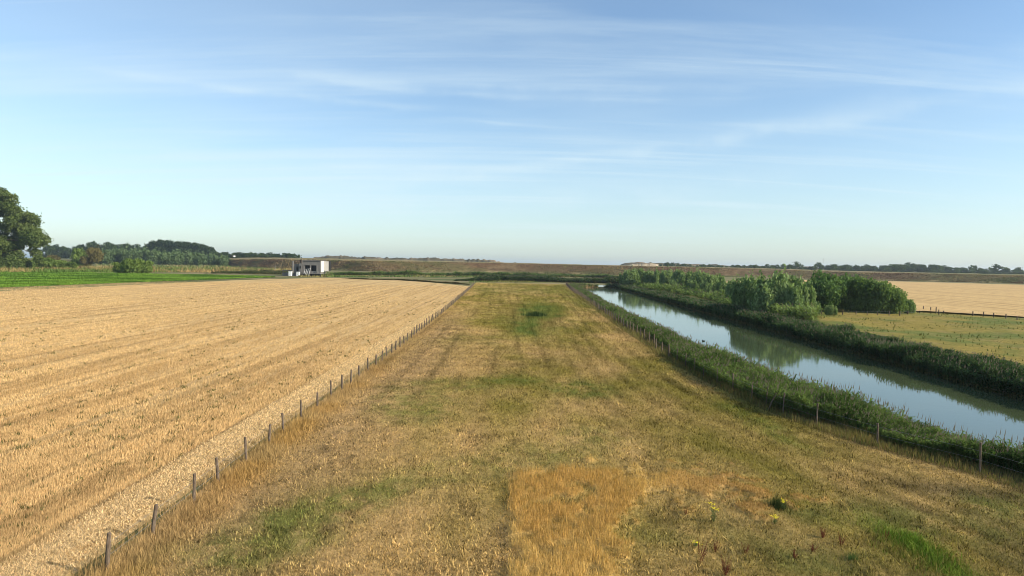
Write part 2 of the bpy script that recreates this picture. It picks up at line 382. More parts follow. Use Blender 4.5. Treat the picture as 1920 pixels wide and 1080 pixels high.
# ------------------------------------------------------------------ ground
def grid(name, ys, xl, xr, nc, zf, cf, mat, label_kind='structure', power=1.0, smooth=True):
    ys = np.asarray(ys); t = np.linspace(0, 1, nc)**power
    Y = np.repeat(ys[:, None], nc, 1); a = xl(ys)[:, None]; b = xr(ys)[:, None]; X = a+(b-a)*t[None]
    Z = zf(X, Y); V = np.stack([X, Y, Z], -1).reshape(-1, 3)
    i = np.arange(len(ys)-1)[:, None]*nc+np.arange(nc-1)[None]; Fc = np.stack([i, i+1, i+1+nc, i+nc], -1).reshape(-1, 4)
    o = npmesh(name, V, Fc, mat, col=cf(X, Y).reshape(-1, 3) if cf else None, smooth=smooth)
    o['kind'] = label_kind; return o
BIG = 11000.0
def sheet(name, poly, z, mat):
    me = bpy.data.meshes.new(name); me.from_pydata([(float(p[0]), float(p[1]), z) for p in poly], [], [list(range(len(poly)))]); me.update(); me.materials.append(mat)
    o = bpy.data.objects.new(name, me); COL.objects.link(o); o['kind'] = 'structure'; return o
gx = [-BIG, -4, 62, BIG]; gy = [-400, -40, 302, BIG*0.35]
gv = [(x, y, -0.006) for y in gy for x in gx]; gf = [[j*4+i, j*4+i+1, (j+1)*4+i+1, (j+1)*4+i] for j in range(3) for i in range(3) if not (i == 1 and j == 1)]
me = bpy.data.meshes.new('ground'); me.from_pydata(gv, [], gf); me.update(); me.materials.append(M_ground)
g = bpy.data.objects.new('ground', me); COL.objects.link(g); g['kind'] = 'structure'
sheet('sea', [(-BIG, 1200), (BIG, 1200), (BIG, BIG), (-BIG, BIG)], 0.2, M_sea)
o = sheet('river', [(16, -40), (60, -40), (60, 302), (16, 302)], -1.0, M_water); o['label'] = 'calm straight river mirroring the sky between two reed banks'
sheet('riverbed', [(15, -41), (61, -41), (61, 303), (15, 303)], -2.2, M_ground)

HOLX, HOLY = 5.0, 118.0
def mead_z(X, Y):
    z = 0.03+0.05*fbm(X*0.7, Y*0.5, 31, 3)+0.10*fbm(X*0.1, Y*0.05, 33, 2)
    px, py = PX(X, Y)
    z = z-0.45*blob(px, py, 1005, 590, 40, 20, 0, .8)+0.25*blob(px, py, 1040, 606, 30, 12, -10, .8)
    z = z+0.10*gold_mask(X, Y)
    d = water_l(Y)-X
    bank = 1-sst(d, -0.6, 2.6)
    z = z*(1-bank)-1.7*bank
    return z
ys = np.concatenate([np.linspace(-40, 8, 12, endpoint=False), np.geomspace(8, 302, 420)])
mead = grid('meadow', ys, lambda y: fence_l(y)-0.3, lambda y: np.maximum(water_l(y), fence_r(y)+1)+0.6, 230, mead_z, meadow_col, M_mead)

def bank_z(X, Y):
    d = X-water_r(Y); b = sst(d, -0.6, 2.4)
    return -1.7*(1-b)+b*(0.02+0.35*fbm(X*0.15, Y*0.1, 41, 3)*(1-sst(X, 56, 62)))
PAST = np.array([0.26, 0.205, 0.052]); PASTG = np.array([0.14, 0.16, 0.040])
def past_col(X, Y):
    n = fbm(X*0.15, Y*0.12, 51, 5); n2 = fbm(X*0.6, Y*0.5, 52, 3)
    c = lerp(np.broadcast_to(PAST, n.shape+(3,)), PASTG, sst(n, .40, .62)); c = lerp(c, np.array([.30, .22, .09]), sst(n2, .55, .8)*.6)
    c = lerp(c, np.array([0.075, 0.10, 0.03]), 1-sst(X-water_r(Y), 4, 10))
    c = lerp(c, np.array([0.07, 0.10, 0.03]), sst(Y, 150, 220)*(1-sst(X, 50, 60))*.6)
    return c
ys2 = np.concatenate([np.linspace(-40, 20, 12, endpoint=False), np.geomspace(20, 302, 240)])
grid('riverbank', ys2, lambda y: water_r(y)-0.6, lambda y: y*0+62.0, 90, bank_z, past_col, M_mead)
def past_z(X, Y): return 0.02+0.35*fbm(X*0.15, Y*0.1, 41, 3)*sst(X, 62, 68)
grid('pasture', np.geomspace(20, 300, 160), lambda y: y*0+62.0, lambda y: y*0+330.0, 220, past_z, past_col, M_mead, power=1.6)

# stubble field on the left, with its flattened straw verge
sheet('stubble_field', [(-12.1, -20), (-12.4, 60), (-12.9, 128), P(885, 537)[:2], P(800, 529)[:2], P(690, 522)[:2], P(600, 521)[:2], P(450, 525)[:2], P(0, 546)[:2], P(-400, 566)[:2], (-300, -20)], 0.004, M_stub)
sheet('crop_field', [P(520, 520)[:2], P(455, 522)[:2], P(0, 540)[:2], P(-400, 556)[:2], P(-400, 500)[:2], P(-100, 503)[:2], P(90, 505)[:2], P(180, 512)[:2], P(400, 516)[:2]], 0.10, M_crop)
sheet('far_stubble_field', [P(1200, 533)[:2], P(1500, 526)[:2], P(1680, 528.5)[:2], P(1920, 535)[:2], P(2500, 556)[:2], P(2600, 640)[:2], P(1907, 597)[:2], P(1740, 587)[:2], P(1600, 583)[:2], P(1450, 560)[:2]], 0.42, M_stub)

# dyke
DX = [-300, 60, 190, 300, 370, 480, 700, 900, 1165, 1400, 1600, 1750, 1920, 2300]
DT = [900, 860, 850, 850, 846, 660, 577, 625, 611, 615, 577, 557, 530, 500]
DB = [3, 3.4, 4.2, 4.8, 6.4, 9.0, 8.8, 9.0, 8.2, 7.9, 6.2, 6.4, 6.2, 6.0]
DC = [4, 4.6, 5.4, 6.5, 8.4, 11, 10.7, 9.9, 8.85, 8.8, 7.3, 7.3, 7.2, 7.0]
def dyke():
    xs = np.linspace(-300, 2300, 900); rows = []; cols = []
    prof = [(0, 0, 'toe'), (2, .12, 'toe'), (5, .3, 'face'), (9, .6, 'face'), (13, .88, 'face'), (16, 1.0, 'face'), (20, 1.04, 'top'), (50, 'c', 'top'), (60, 'c', 'top'), (75, .5, 'top'), (95, 0, 'top')]
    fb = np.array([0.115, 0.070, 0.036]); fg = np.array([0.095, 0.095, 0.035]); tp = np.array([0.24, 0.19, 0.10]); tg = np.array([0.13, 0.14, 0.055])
    sm = lambda a: np.convolve(np.pad(a, 40, mode='edge'), np.hanning(81)/np.hanning(81).sum(), 'valid')
    T, B, Cc = (sm(np.interp(xs, DX, q_)) for q_ in (DT, DB, DC))
    green = np.clip(1-sst(xs, 330, 400)+sst(xs, 1640, 1780)*.8, 0, 1)
    for (off, h, k) in prof:
        D = T+off; dirx = (xs-960)/F
        X = dirx*D; Y = D
        Z = Cc if h == 'c' else h*B
        n = fbm(X*0.12, Y*0.2+off, 61, 4); Z = Z+(n-.5)*0.5*(0 if h == 0 else 1)
        rows.append(np.stack([X, Y, np.where(h == 0, -0.2, Z)], -1))
        n1 = fbm(X*0.05, Y*0.3+off*0.25, 62, 5)
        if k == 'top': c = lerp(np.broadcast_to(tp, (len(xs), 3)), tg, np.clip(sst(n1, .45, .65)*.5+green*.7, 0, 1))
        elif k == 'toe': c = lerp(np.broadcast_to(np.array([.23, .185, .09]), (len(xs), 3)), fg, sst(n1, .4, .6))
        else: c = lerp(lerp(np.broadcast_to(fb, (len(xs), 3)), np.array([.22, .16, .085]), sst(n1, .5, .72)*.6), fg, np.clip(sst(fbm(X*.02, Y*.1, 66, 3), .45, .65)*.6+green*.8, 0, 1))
        cols.append(c)
    nc = len(xs); V = np.concatenate(rows); i = np.arange(len(prof)-1)[:, None]*nc+np.arange(nc-1)[None]
    Fc = np.stack([i, i+1, i+1+nc, i+nc], -1).reshape(-1, 4)
    mt = newmat('dyke_turf'); n = noise(pos((0.25, 0.25, 1.0)), 0.8, 6, 0.75)
    c = mixc(1.0, attr(), ramp(n, [(0.32, (0.45, 0.45, 0.4)), (0.5, (1, 1, 1)), (0.68, (1.5, 1.45, 1.4))]), 'MULTIPLY'); finish(principled(c, 0.95, 0.05, bump(n, 1.0, 1.2)))
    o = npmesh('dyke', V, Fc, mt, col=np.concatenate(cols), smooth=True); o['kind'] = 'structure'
dyke()
def dyke_scrub(n=34000):
    px = rng.uniform(200, 2050, n); u_ = rng.uniform(0, 1, n); off = np.where(u_ < .72, u_/.72*17, 17+(u_-.72)/.28*30)
    T, B = np.interp(px, DX, DT), np.interp(px, DX, DB); D = T+off; hz_ = np.interp(off, [0, 2, 5, 9, 13, 16, 20, 60], [0, .12, .3, .6, .88, 1, 1.04, 1.08])
    X = (px-960)/F*D; m2 = fbm(X*.03, D*.12, 131, 4); h = rng.uniform(.25, .9, n)*np.where(off < 17, 1, .35)*(.3+1.3*fbm(X*.08, D*.3, 132, 3))
    c = lerp(lerp(np.broadcast_to(np.array([.13, .075, .035]), (n, 3)), np.array([.28, .20, .10]), sst(m2+rng.normal(0, .08, n), .45, .62)), np.array([.10, .12, .035]), sst(fbm(X*.02, D*.1, 133, 3), .48, .62)*.8)
    c = lerp(c, np.array([.32, .26, .14]), (off > 17)*.7)*rng.uniform(.5, 1.5, n)[:, None]
    tag(blades('scrub', X, D, hz_*B-.1, h, rng.uniform(.5, 1.3, n), c, .5), 'rough brown and green scrub growing on the dyke slope', 'scrub', kind='stuff')
def hill(name, pts, dist, base_py, mat, depth=60):
    """low dune ridge: crest outline as (px, py); real width and depth"""
    px = np.linspace(pts[0][0], pts[-1][0], 160); py = np.interp(px, [p[0] for p in pts], [p[1] for p in pts])
    top = np.array([PD(a, b, dist) for a, b in zip(px, py)]); n = fbm(px*0.11, px*0, 71, 4); top[:, 2] += (fbm(px*.35, px*0, 73, 4)-.5)*dist*(.0015 if mat is M_sand else .0045)*np.minimum(1, np.maximum(0, top[:, 2])/4)
    rows = []
    for off, k in ((-depth, 0), (-depth*.6, .45), (-depth*.3, .8), (0, 1), (depth*.5, .7), (depth*1.2, 0)):
        q = top.copy(); s = (dist+off)/dist; q[:, 0] *= s; q[:, 1] = dist+off+10*(n-.5); q[:, 2] = top[:, 2]*k+(vn(px*.2, px*0+off, 77)-.5)*1.2*(1 if 0 < k < 1 else 0); rows.append(q)
    nc = len(px); V = np.concatenate(rows); i = np.arange(5)[:, None]*nc+np.arange(nc-1)[None]
    o = npmesh(name, V, np.stack([i, i+1, i+1+nc, i+nc], -1).reshape(-1, 4), mat, smooth=True); o['kind'] = 'structure'; return o
def mat_dune(name, a, b, c3, s=0.03):
    newm = newmat(name); n = noise(pos(), s, 6, 0.7); finish(principled(ramp(n, [(0.36, a), (0.5, b), (0.66, c3)]), 0.95, 0.05, bump(n, 0.6, 2.0))); return newm
M_dune = mat_dune('dune_scrub', (0.05, 0.055, 0.035), (0.12, 0.10, 0.06), (0.26, 0.20, 0.13))
M_sand = mat_dune('dune_sand', (0.16, 0.13, 0.08), (0.34, 0.26, 0.165), (0.50, 0.40, 0.27), 0.05)
hill('dune_hills', [(575, 487), (600, 480.5), (625, 479.2), (650, 480), (668, 482.5), (690, 481.5), (720, 483), (770, 484.5), (800, 482.5), (830, 485), (880, 486), (920, 487.5), (940, 491), (960, 495)], 1050, 0, M_dune)
hill('sand_dune', [(1172, 499), (1185, 495.5), (1205, 493.5), (1225, 494), (1240, 497), (1250, 500)], 980, 0, M_sand, 30)
hill('dune_hills', [(1160, 498), (1176, 492.6), (1195, 491.4), (1215, 493), (1260, 494.5), (1330, 496), (1400, 498.5), (1500, 500), (1600, 503), (1750, 507), (1920, 511), (2100, 515)], 1100, 0, M_dune)
hill('sand_dune', [(922, 497), (931, 494.2), (940, 493.6), (948, 495), (955, 497.5)], 700, 0, M_sand, 12)

# ------------------------------------------------------------------ blades
def blades(name, X, Y, Z, h, wd, col, lean=0.5, mat=M_blade, leandir=None):
    n = len(X); a = rng.uniform(0, math.pi, n); dx = np.cos(a)*wd/2; dy = np.sin(a)*wd/2
    la = rng.uniform(0, 2*math.pi, n) if leandir is None else leandir+rng.normal(0, .7, n)
    lm = np.abs(rng.normal(0, lean, n))*h
    V = np.empty((n, 3, 3), np.float32)
    V[:, 0] = np.stack([X-dx, Y-dy, Z-0.02], -1); V[:, 1] = np.stack([X+dx, Y+dy, Z-0.02], -1); V[:, 2] = np.stack([X+np.cos(la)*lm, Y+np.sin(la)*lm, Z+h], -1)
    C = np.repeat(col[:, None], 3, 1)
    return npmesh(name, V.reshape(-1, 3), np.arange(n*3).reshape(n, 3), mat, col=C.reshape(-1, 3))
def rowgap(x):
    xx = x+14.72; i = np.round(xx/4.05); d = np.abs(xx-i*4.05-(hash2(i, i*0, 7)-.5)*.9*(i != 0)); s_ = .35+.65*hash2(i, i*0, 8); s_ = np.where(i == 0, 1, s_)
    return (1-sst(d, .05, .26))*s_
def ysample(n, a, b, p):
    """density ~ y^-p"""
    u_ = rng.uniform(0, 1, n)
    if abs(p-1) < 1e-3: return a*(b/a)**u_
    q = 1-p; return (a**q+u_*(b**q-a**q))**(1/q)
dyke_scrub()
# mown meadow
n = 420000
y = ysample(n, 15, 285, 1.85); x = fence_l(y)+rng.uniform(0, 1, n)*(np.minimum(fence_r(y)-0.4, 0.80*y+4)-fence_l(y))
px, py = PX(x, y); gm = gold_mask(x, y); lime = blob(px, py, 1725, 1045, 85, 24, 24, .45)
c = meadow_col(x+rng.normal(0, .30, n), y+rng.normal(0, .35, n))*(rng.uniform(0.4, 1.65, n))[:, None]*1.05
h = (0.05+0.0008*y)*rng.uniform(0.5, 1.5, n)*(1+2.0*lime)
keep = (gm < 0.5) | (px > 1150)
b1 = blades('grass', x[keep], y[keep], mead_z(x, y)[keep]-0.005, h[keep], (0.013+0.0008*y)[keep], c[keep], 1.0); tag(b1, 'short mown dry grass covering the middle meadow', 'grass', kind='stuff')
n = 75000; y = ysample(n, 15, 200, 1.7); x = fence_l(y)+.8+rng.uniform(0, 1, n)*(np.minimum(fence_r(y)-1, .8*y+4)-fence_l(y)-.8); k = (fbm(x*1.3, y*.8, 120, 4) > .47) & (gold_mask(x, y) < .5); x = x[k]; y = y[k]; n = len(x)
c = meadow_col(x, y)*rng.choice([.34, .5, 1.5, 1.85], n)[:, None]
tag(blades('grass_tufts', x, y, mead_z(x, y)-.02, rng.uniform(.06, .15, n)*(1+.006*y), .03+.0012*y, c, .9), 'coarser tufts left standing by the mower in the meadow', 'grass', kind='stuff')
# tall golden uncut grass
n = 110000; y = ysample(n, 15, 34, 1.2); x = rng.uniform(-1, 14, n); k = gold_mask(x+rng.normal(0, .12, n), y+rng.normal(0, .15, n)) > .5; x = x[k]; y = y[k]; n = len(x)
pxx, _ = PX(x, y); tall = 1-0.55*sst(pxx, 1180, 1300)
c = meadow_col(x, y)*rng.uniform(0.6, 1.5, n)[:, None]
tag(blades('tall_grass', x, y, mead_z(x, y)-.02, rng.uniform(.14, .36, n)*tall, np.full(n, .016), c, .45), 'uncut golden dry grass in the right foreground', 'grass', kind='stuff')
# rough dry grass along the left fence
n = 42000; y = ysample(n, 15, 150, 1.7); x = fence_l(y)+0.45+rng.normal(0, .55, n); 
c = meadow_col(x, y)*rng.uniform(0.6, 1.5, n)[:, None]
tag(blades('tall_grass', x, y, mead_z(x, y)-.02, rng.uniform(.08, .34, n)*(1-.4*sst(y, 45, 80))*(.5+.8*vn(y*.6, x*.5, 122)), .010+.0006*y, c, .55), 'rusty dry grass growing under the left fence', 'grass', kind='stuff')
# tall dry grass in the hollow
n = 16000; y = rng.uniform(80, 150, n); x = rng.uniform(-3, 11, n); px, py = PX(x, y)
k = rng.uniform(0, 1, n) < np.maximum(blob(px, py, 990, 600, 52, 32, 0, .4), blob(px, py, 1025, 582, 45, 12, 0, .4))*0.9; x = x[k]; y = y[k]; n = len(x)
c = meadow_col(x, y)*rng.uniform(0.55, 1.45, n)[:, None]
tag(blades('tall_grass', x, y, mead_z(x, y), rng.uniform(.15, .45, n), np.full(n, .08), c, .4), 'taller grass growing in the damp hollow of the meadow', 'grass', kind='stuff')
# stubble
n = 520000
y = ysample(n, 15, 250, 1.75); x0 = -14.6; x1 = np.minimum(-(0.80*y+3), -18)
x = x0+(x1-x0)*rng.uniform(0, 1, n)**1.0
x = np.round(x/0.25)*0.25+rng.normal(0, .05, n)*1.0+0.04*np.sin(y*.3)
STUB = np.array([0.69, 0.475, 0.235]); STUB2 = np.array([0.50, 0.33, 0.155])
t = sst(fbm(x*0.8, y*0.04, 81, 4)*.7+.3*fbm(x*1.2, y*1.2, 86, 3), .35, .62); c = lerp(np.broadcast_to(STUB2, (n, 3)), STUB, t)*rng.uniform(.65, 1.3, n)[:, None]
gp = rowgap(x)*sst(fbm(x*.3, y*.15, 84, 3), .30, .55); c = c*(1-.52*gp)[:, None]
keep = rng.uniform(0, 1, n) < (0.35+0.65*sst(fbm(x*1.1, y*0.045, 83, 3), .28, .48))*(1-.7*gp)
tag(blades('stubble', x[keep], y[keep], np.zeros(keep.sum()), (rng.uniform(.07, .16, n)*(1+.004*y))[keep], (0.014+0.0007*y)[keep], c[keep], .28), 'cut straw stalks standing on the harvested field', 'stubble', kind='stuff')
n = 1500; y = ysample(n, 18, 170, 1.1); x = -14.9-rng.uniform(0, 1, n)**1.3*(.8*y); k = fbm(x*.15, y*.06, 151, 3) > .50; x = x[k]; y = y[k]; x = np.repeat(x, 7)+rng.normal(0, .10, len(x)*7); y = np.repeat(y, 7)+rng.normal(0, .14, len(y)*7); n = len(x)
c = lerp(np.broadcast_to(np.array([.06, .085, .02]), (n, 3)), np.array([.20, .15, .06]), rng.uniform(0, 1, n))
tag(blades('weeds', x, y, np.full(n, .03), rng.uniform(.10, .22, n), .03+.0008*y, c, .6), 'small dark weeds scattered through the stubble', 'weeds', kind='stuff')
# flattened straw verge
n = 70000; y = ysample(n, 15, 150, 1.9); x = rng.uniform(-14.8, -12.3, n); edge = np.exp(-((x+14.75)/.12)**2)
gap = (sst(x+.5*(vn(y*.7, x*.9, 127)-.5), -13.2, -12.4)*.85); keep = rng.uniform(0, 1, n) > gap; x = x[keep]; y = y[keep]; n = len(x)
c = np.array([0.82, 0.60, 0.33])*rng.uniform(.4, 1.3, n)[:, None]
tag(blades('straw', x, y, np.full(n, .02), rng.uniform(.02, .10, n), .02+.0009*y, c, 1.8), 'pale flattened straw along the edge of the stubble field', 'straw', kind='stuff')

# ------------------------------------------------------------------ reeds
def reedbed(name, X, Y, Z, H, wd, c0, c1, leaves=9, label='', cat='reeds', leaflen=.45, dry=0.0):
    n = len(X); L_ = leaves; V = []; Cc = []
    H = np.repeat(H, L_); Xr = np.repeat(X, L_); Yr = np.repeat(Y, L_); Zr = np.repeat(Z, L_); W = np.repeat(wd, L_); m_ = n*L_
    t = np.tile(np.linspace(.12, 1.0, L_), n)+rng.normal(0, .05, m_); a = rng.uniform(0, 2*math.pi, m_)
    ln = leaflen*rng.uniform(.6, 1.3, m_)*(H/1.8); bend = np.repeat(rng.normal(0, .12, n), L_)*t*H
    bx = Xr+bend; by = Yr; bz = Zr+t*H*.82
    ca, sa = np.cos(a), np.sin(a); up = rng.uniform(.3, 1.0, m_)
    v0 = np.stack([bx-sa*W/2, by+ca*W/2, bz], -1); v1 = np.stack([bx+sa*W/2, by-ca*W/2, bz], -1)
    v2 = np.stack([bx+ca*ln*.6+sa*W*.45, by+sa*ln*.6-ca*W*.45, bz+ln*up*.62], -1); v3 = np.stack([bx+ca*ln*.6-sa*W*.45, by+sa*ln*.6+ca*W*.45, bz+ln*up*.62], -1)
    v4 = np.stack([bx+ca*ln*1.15, by+sa*ln*1.15, bz+ln*up*.35], -1)
    V = np.stack([v0, v1, v2, v3, v4], 1).reshape(-1, 3)
    b = np.arange(m_)*5
    Fq = np.concatenate([np.stack([b, b+1, b+2], -1), np.stack([b, b+2, b+3], -1), np.stack([b+3, b+2, b+4], -1)])
    mix = np.clip(rng.uniform(0, 1, n)*.6+1.1*(fbm(X*.5, Y*.4, 91, 3)-.5)+.2, 0, 1); mix = np.repeat(mix, L_)
    c = lerp(np.broadcast_to(np.array(c0), (m_, 3)), np.array(c1), mix)*rng.uniform(.7, 1.3, m_)[:, None]
    low = (t < .25) & (rng.uniform(0, 1, m_) < .4+dry); c[low] = np.array([.22, .16, .07])*rng.uniform(.6, 1.2, low.sum())[:, None]
    # stems
    sw = wd*.35; s0 = np.stack([X-sw/2, Y, Z], -1); s1 = np.stack([X+sw/2, Y, Z], -1); Hn = H.reshape(n, L_)[:, 0]; bt = bend.reshape(n, L_)[:, -1]
    s2 = np.stack([X+bt, Y, Z+Hn*1.08], -1); SV = np.stack([s0, s1, s2], 1).reshape(-1, 3); sb = len(V)+np.arange(n)*3
    SF = np.stack([sb, sb+1, sb+2], -1); sc_ = np.broadcast_to(np.array([.20, .17, .08]), (n, 3))
    # seed plumes
    k = rng.uniform(0, 1, n) < .16; kn = k.sum(); pw = wd[k]*.8; base = sb[-1]+3
    p0 = np.stack([X[k]+bt[k]-pw/2, Y[k], Z[k]+Hn[k]*1.02], -1); p1 = p0+np.stack([pw, pw*0, pw*0], -1); p2 = np.stack([X[k]+bt[k]+.08, Y[k]+.03, Z[k]+Hn[k]*1.22], -1)
    PV = np.stack([p0, p1, p2], 1).reshape(-1, 3); PF = (base+np.arange(kn)*3)[:, None]+np.arange(3)[None]
    V = np.concatenate([V, SV, PV]); Fq = np.concatenate([Fq, SF, PF])
    C = np.concatenate([np.repeat(c, 5, 0), np.repeat(sc_, 3, 0), np.repeat(np.broadcast_to(np.array([.20, .16, .12]), (kn, 3)), 3, 0)])
    return tag(npmesh(name, V, Fq, M_leaf, col=C), label, cat, kind='stuff')
G0 = (0.030, 0.070, 0.016); G1 = (0.19, 0.265, 0.070)
n = 27000; y = ysample(n, 17, 300, 1.45); t = rng.uniform(0, 1, n)
mid = sst(y, 36, 42)*(1-sst(y, 62, 72)); xa = fence_r(y)+0.5+1.0*vn(y*.25, y*0, 95)*(1-mid)+.8*(1-sst(y, 20, 40))-.75*mid; xb = water_l(y)-0.1; x = xa+(xb-xa)*t
zg = np.maximum(mead_z(x, y), -1.0); top = (.42+.65*vn(x*.5, y*.25, 96)+.62*vn(x*1.7, y*1.1, 94)+.15*np.sin(math.pi*t))*(1-.12*sst(y, 90, 140))-.55*sst(t, .75, 1)+mid*.30
Hh = (top-zg)*rng.uniform(.78, 1.1, n)*.88
reedbed('reeds', x, y, zg, Hh, .028+.0009*y, G0, G1, 9, 'green reeds lining the near bank between fence and water')
n = 19000; y = ysample(n, 30, 300, 1.35); t = rng.uniform(0, 1, n); x = water_r(y)+.1+t*(4.6+1.2*vn(y*.1, y*0, 98))
zg = np.maximum(bank_z(x, y), -1.0); top = (.50+.75*vn(x*.35, y*.2, 97)+.6*vn(x*1.3, y*.9, 93))*(1-.2*sst(y, 150, 220))-.35*(1-sst(t, 0, .25)); Hh = (top-zg)*rng.uniform(.78, 1.1, n)*.88
reedbed('reeds', x, y, zg, Hh, .04+.0010*y, (0.018, 0.050, 0.016), (0.110, 0.175, 0.068), 9, 'shade-darkened reeds lining the far bank of the river', leaflen=.55)  # darker greens carry the shade on the river-facing side of this bank
# dry weeds between right fence and reeds
n = 26000; y = ysample(n, 17, 200, 1.5); x = fence_r(y)+rng.uniform(-.9, 1.3, n)+(1-sst(y, 20, 40))*rng.uniform(0, 1, n)
c = lerp(np.broadcast_to(np.array([.30, .20, .08]), (n, 3)), np.array([.13, .16, .045]), rng.uniform(0, 1, n))*rng.uniform(.6, 1.3, n)[:, None]
tag(blades('tall_grass', x, y, mead_z(x, y), rng.uniform(.12, .7, n)*(.35+.75*vn(y*.5, x, 99)), .012+.0007*y, c, .35), 'dry brown grass and weeds under the right fence', 'grass', kind='stuff')
# ditch reeds beyond the fields
def strip(pxs, pys, n, width, H, label, c0=G0, c1=G1, wd=.5):
    t = rng.uniform(0, 1, n); q = np.array([P(a, b)[:2] for a, b in zip(pxs, pys)]); s = np.linspace(0, 1, len(q))
    X = np.interp(t, s, q[:, 0]); Y = np.interp(t, s, q[:, 1])+rng.uniform(0, width, n)
    reedbed('reeds', X, Y, np.zeros(n), H*rng.uniform(.7, 1.15, n)*(.45+1.1*fbm(X*.12, Y*.05, 101, 3))*(.25+.75*sst(t, 0, .12)*(1-sst(t, .9, 1)*.6)), np.full(n, wd), c0, c1, 6, label, leaflen=.9)
strip([600, 700, 800, 900, 1000, 1100, 1170], [516, 516.5, 517, 518, 519, 520, 522], 2600, 8, 2.3, 'band of reeds along the farther ditch before the dyke')
strip([850, 950, 1000, 1060, 1120, 1180, 1240], [527, 527.5, 528.5, 530, 531, 533, 536], 3000, 20, 2.2, 'dark reeds along the nearer ditch at the meadow end', (0.022, 0.045, 0.015), (0.07, 0.11, 0.035))
strip([380, 440, 500, 545], [513, 513.5, 514, 516], 900, 60, 1.5, 'rough green scrub left of the concrete building', (0.05, .07, .022), (.15, .15, .06), .7)
strip([640, 760, 880], [523, 526, 534], 700, 2, .6, 'low dark verge at the far edge of the stubble field', (0.08, .07, .03), (.18, .14, .06), .6)
def rough(name, box, n, h, wd, c0, c1, label, thr=None, lean=.4, cat='grass', z0=0.0, kind='stuff'):
    px = rng.uniform(box[0], box[2], n); py = rng.uniform(box[1], box[3], n); q = np.array([P(a, b)[:2] for a, b in zip(px, py+.0175*(px-box[0])*(box[4] if len(box) > 4 else 0))]); X, Y = q[:, 0], q[:, 1]
    if thr is not None:
        k = fbm(X*.03, Y*.03, 111, 4) > thr; X, Y = X[k], Y[k]
    n = len(X); m2 = sst(fbm(X*.045, Y*.03, 113, 4)+rng.normal(0, .05, n), .42, .58); c = lerp(np.broadcast_to(np.array(c0), (n, 3)), np.array(c1), m2)*rng.uniform(.6, 1.4, n)[:, None]
    return tag(blades(name, X, Y, np.full(n, z0), h*rng.uniform(.5, 1.2, n)*(.4+1.2*vn(X*.05, Y*.03, 115)), np.full(n, wd), c, lean), label, cat, kind=kind)
rough('rough_grass', (-60, 500, 560, 511), 9000, 1.6, .8, (.30, .21, .09), (.10, .15, .035), 'strip of dry and green rough growth behind the crop field')
rough('rough_grass', (180, 489, 420, 502), 5000, 1.6, 1.2, (.28, .22, .11), (.12, .17, .06), 'pale grassy slope below the row of willows', cat='grass')
rough('rough_grass', (560, 512, 1240, 520), 6000, .9, .9, (.22, .19, .075), (.09, .14, .035), 'rough green growth between the ditches and the dyke')
rough('rough_grass', (880, 524, 1160, 530), 2500, .7, .5, (.20, .19, .06), (.10, .16, .035), 'rough grass at the far end of the meadow')
# leafy crop
n = 60000; u1 = rng.uniform(-60, 515, n); ytop = np.interp(u1, [-60, 0, 90, 180, 400, 520], [503, 504, 505.5, 512, 516, 519.5]); ybot = np.interp(u1, [-60, 0, 455, 520], [542.5, 539.5, 521.8, 520]); vv = rng.uniform(0, 1, n)
qq = np.array([P(a, b)[:2] for a, b in zip(u1, ytop+(ybot-ytop)*vv)]); X, Y = qq[:, 0], qq[:, 1]; t = sst(fbm(X*.05, Y*.12, 117, 4), .38, .62)
c = lerp(np.broadcast_to(np.array([.055, .115, .015]), (n, 3)), np.array([.15, .25, .035]), t)*rng.uniform(.5, 1.5, n)[:, None]
tag(blades('crop_leaves', X, Y, np.full(n, .1), rng.uniform(.15, .55, n), np.full(n, .55), c, .6), 'low leafy green crop in the field at the left', 'crop', kind='stuff')
n = 5200; u1 = rng.uniform(1168, 1530, n); dd = np.interp(u1, [1168, 1250, 1330, 1400, 1530], [300, 262, 205, 138, 124])*rng.uniform(.86, 1.06, n); X = (u1-960)/F*dd
k = X > water_r(dd)+5.5; X, dd = X[k], dd[k]; n = len(X)
reedbed('undergrowth', X, dd, np.zeros(n), rng.uniform(.7, 2.4, n)*(.3+1.2*fbm(X*.15, dd*.08, 141, 3)), np.full(n, .22), (.08, .14, .035), (.24, .31, .10), 7, 'tangled green undergrowth below the willows', 'undergrowth', leaflen=.9)
# pasture tussocks
n = 9000; y = ysample(n, 55, 145, 1.3); x = rng.uniform(46, 125, n); k = fbm(x*.25, y*.3, 105, 3) > .53; x = x[k]; y = y[k]; n = len(x)
c = lerp(np.broadcast_to(np.array([.20, .17, .06]), (n, 3)), np.array([.09, .12, .035]), rng.uniform(0, 1, n))*rng.uniform(.7, 1.3, n)[:, None]
zz_ = np.where(x < 62, bank_z(x, y), past_z(x, y)); tag(blades('grass_tussocks', x, y, zz_, rng.uniform(.15, .4, n), np.full(n, .16), c, .5), 'tufts of rough grass in the pasture beyond the river', 'grass', kind='stuff')

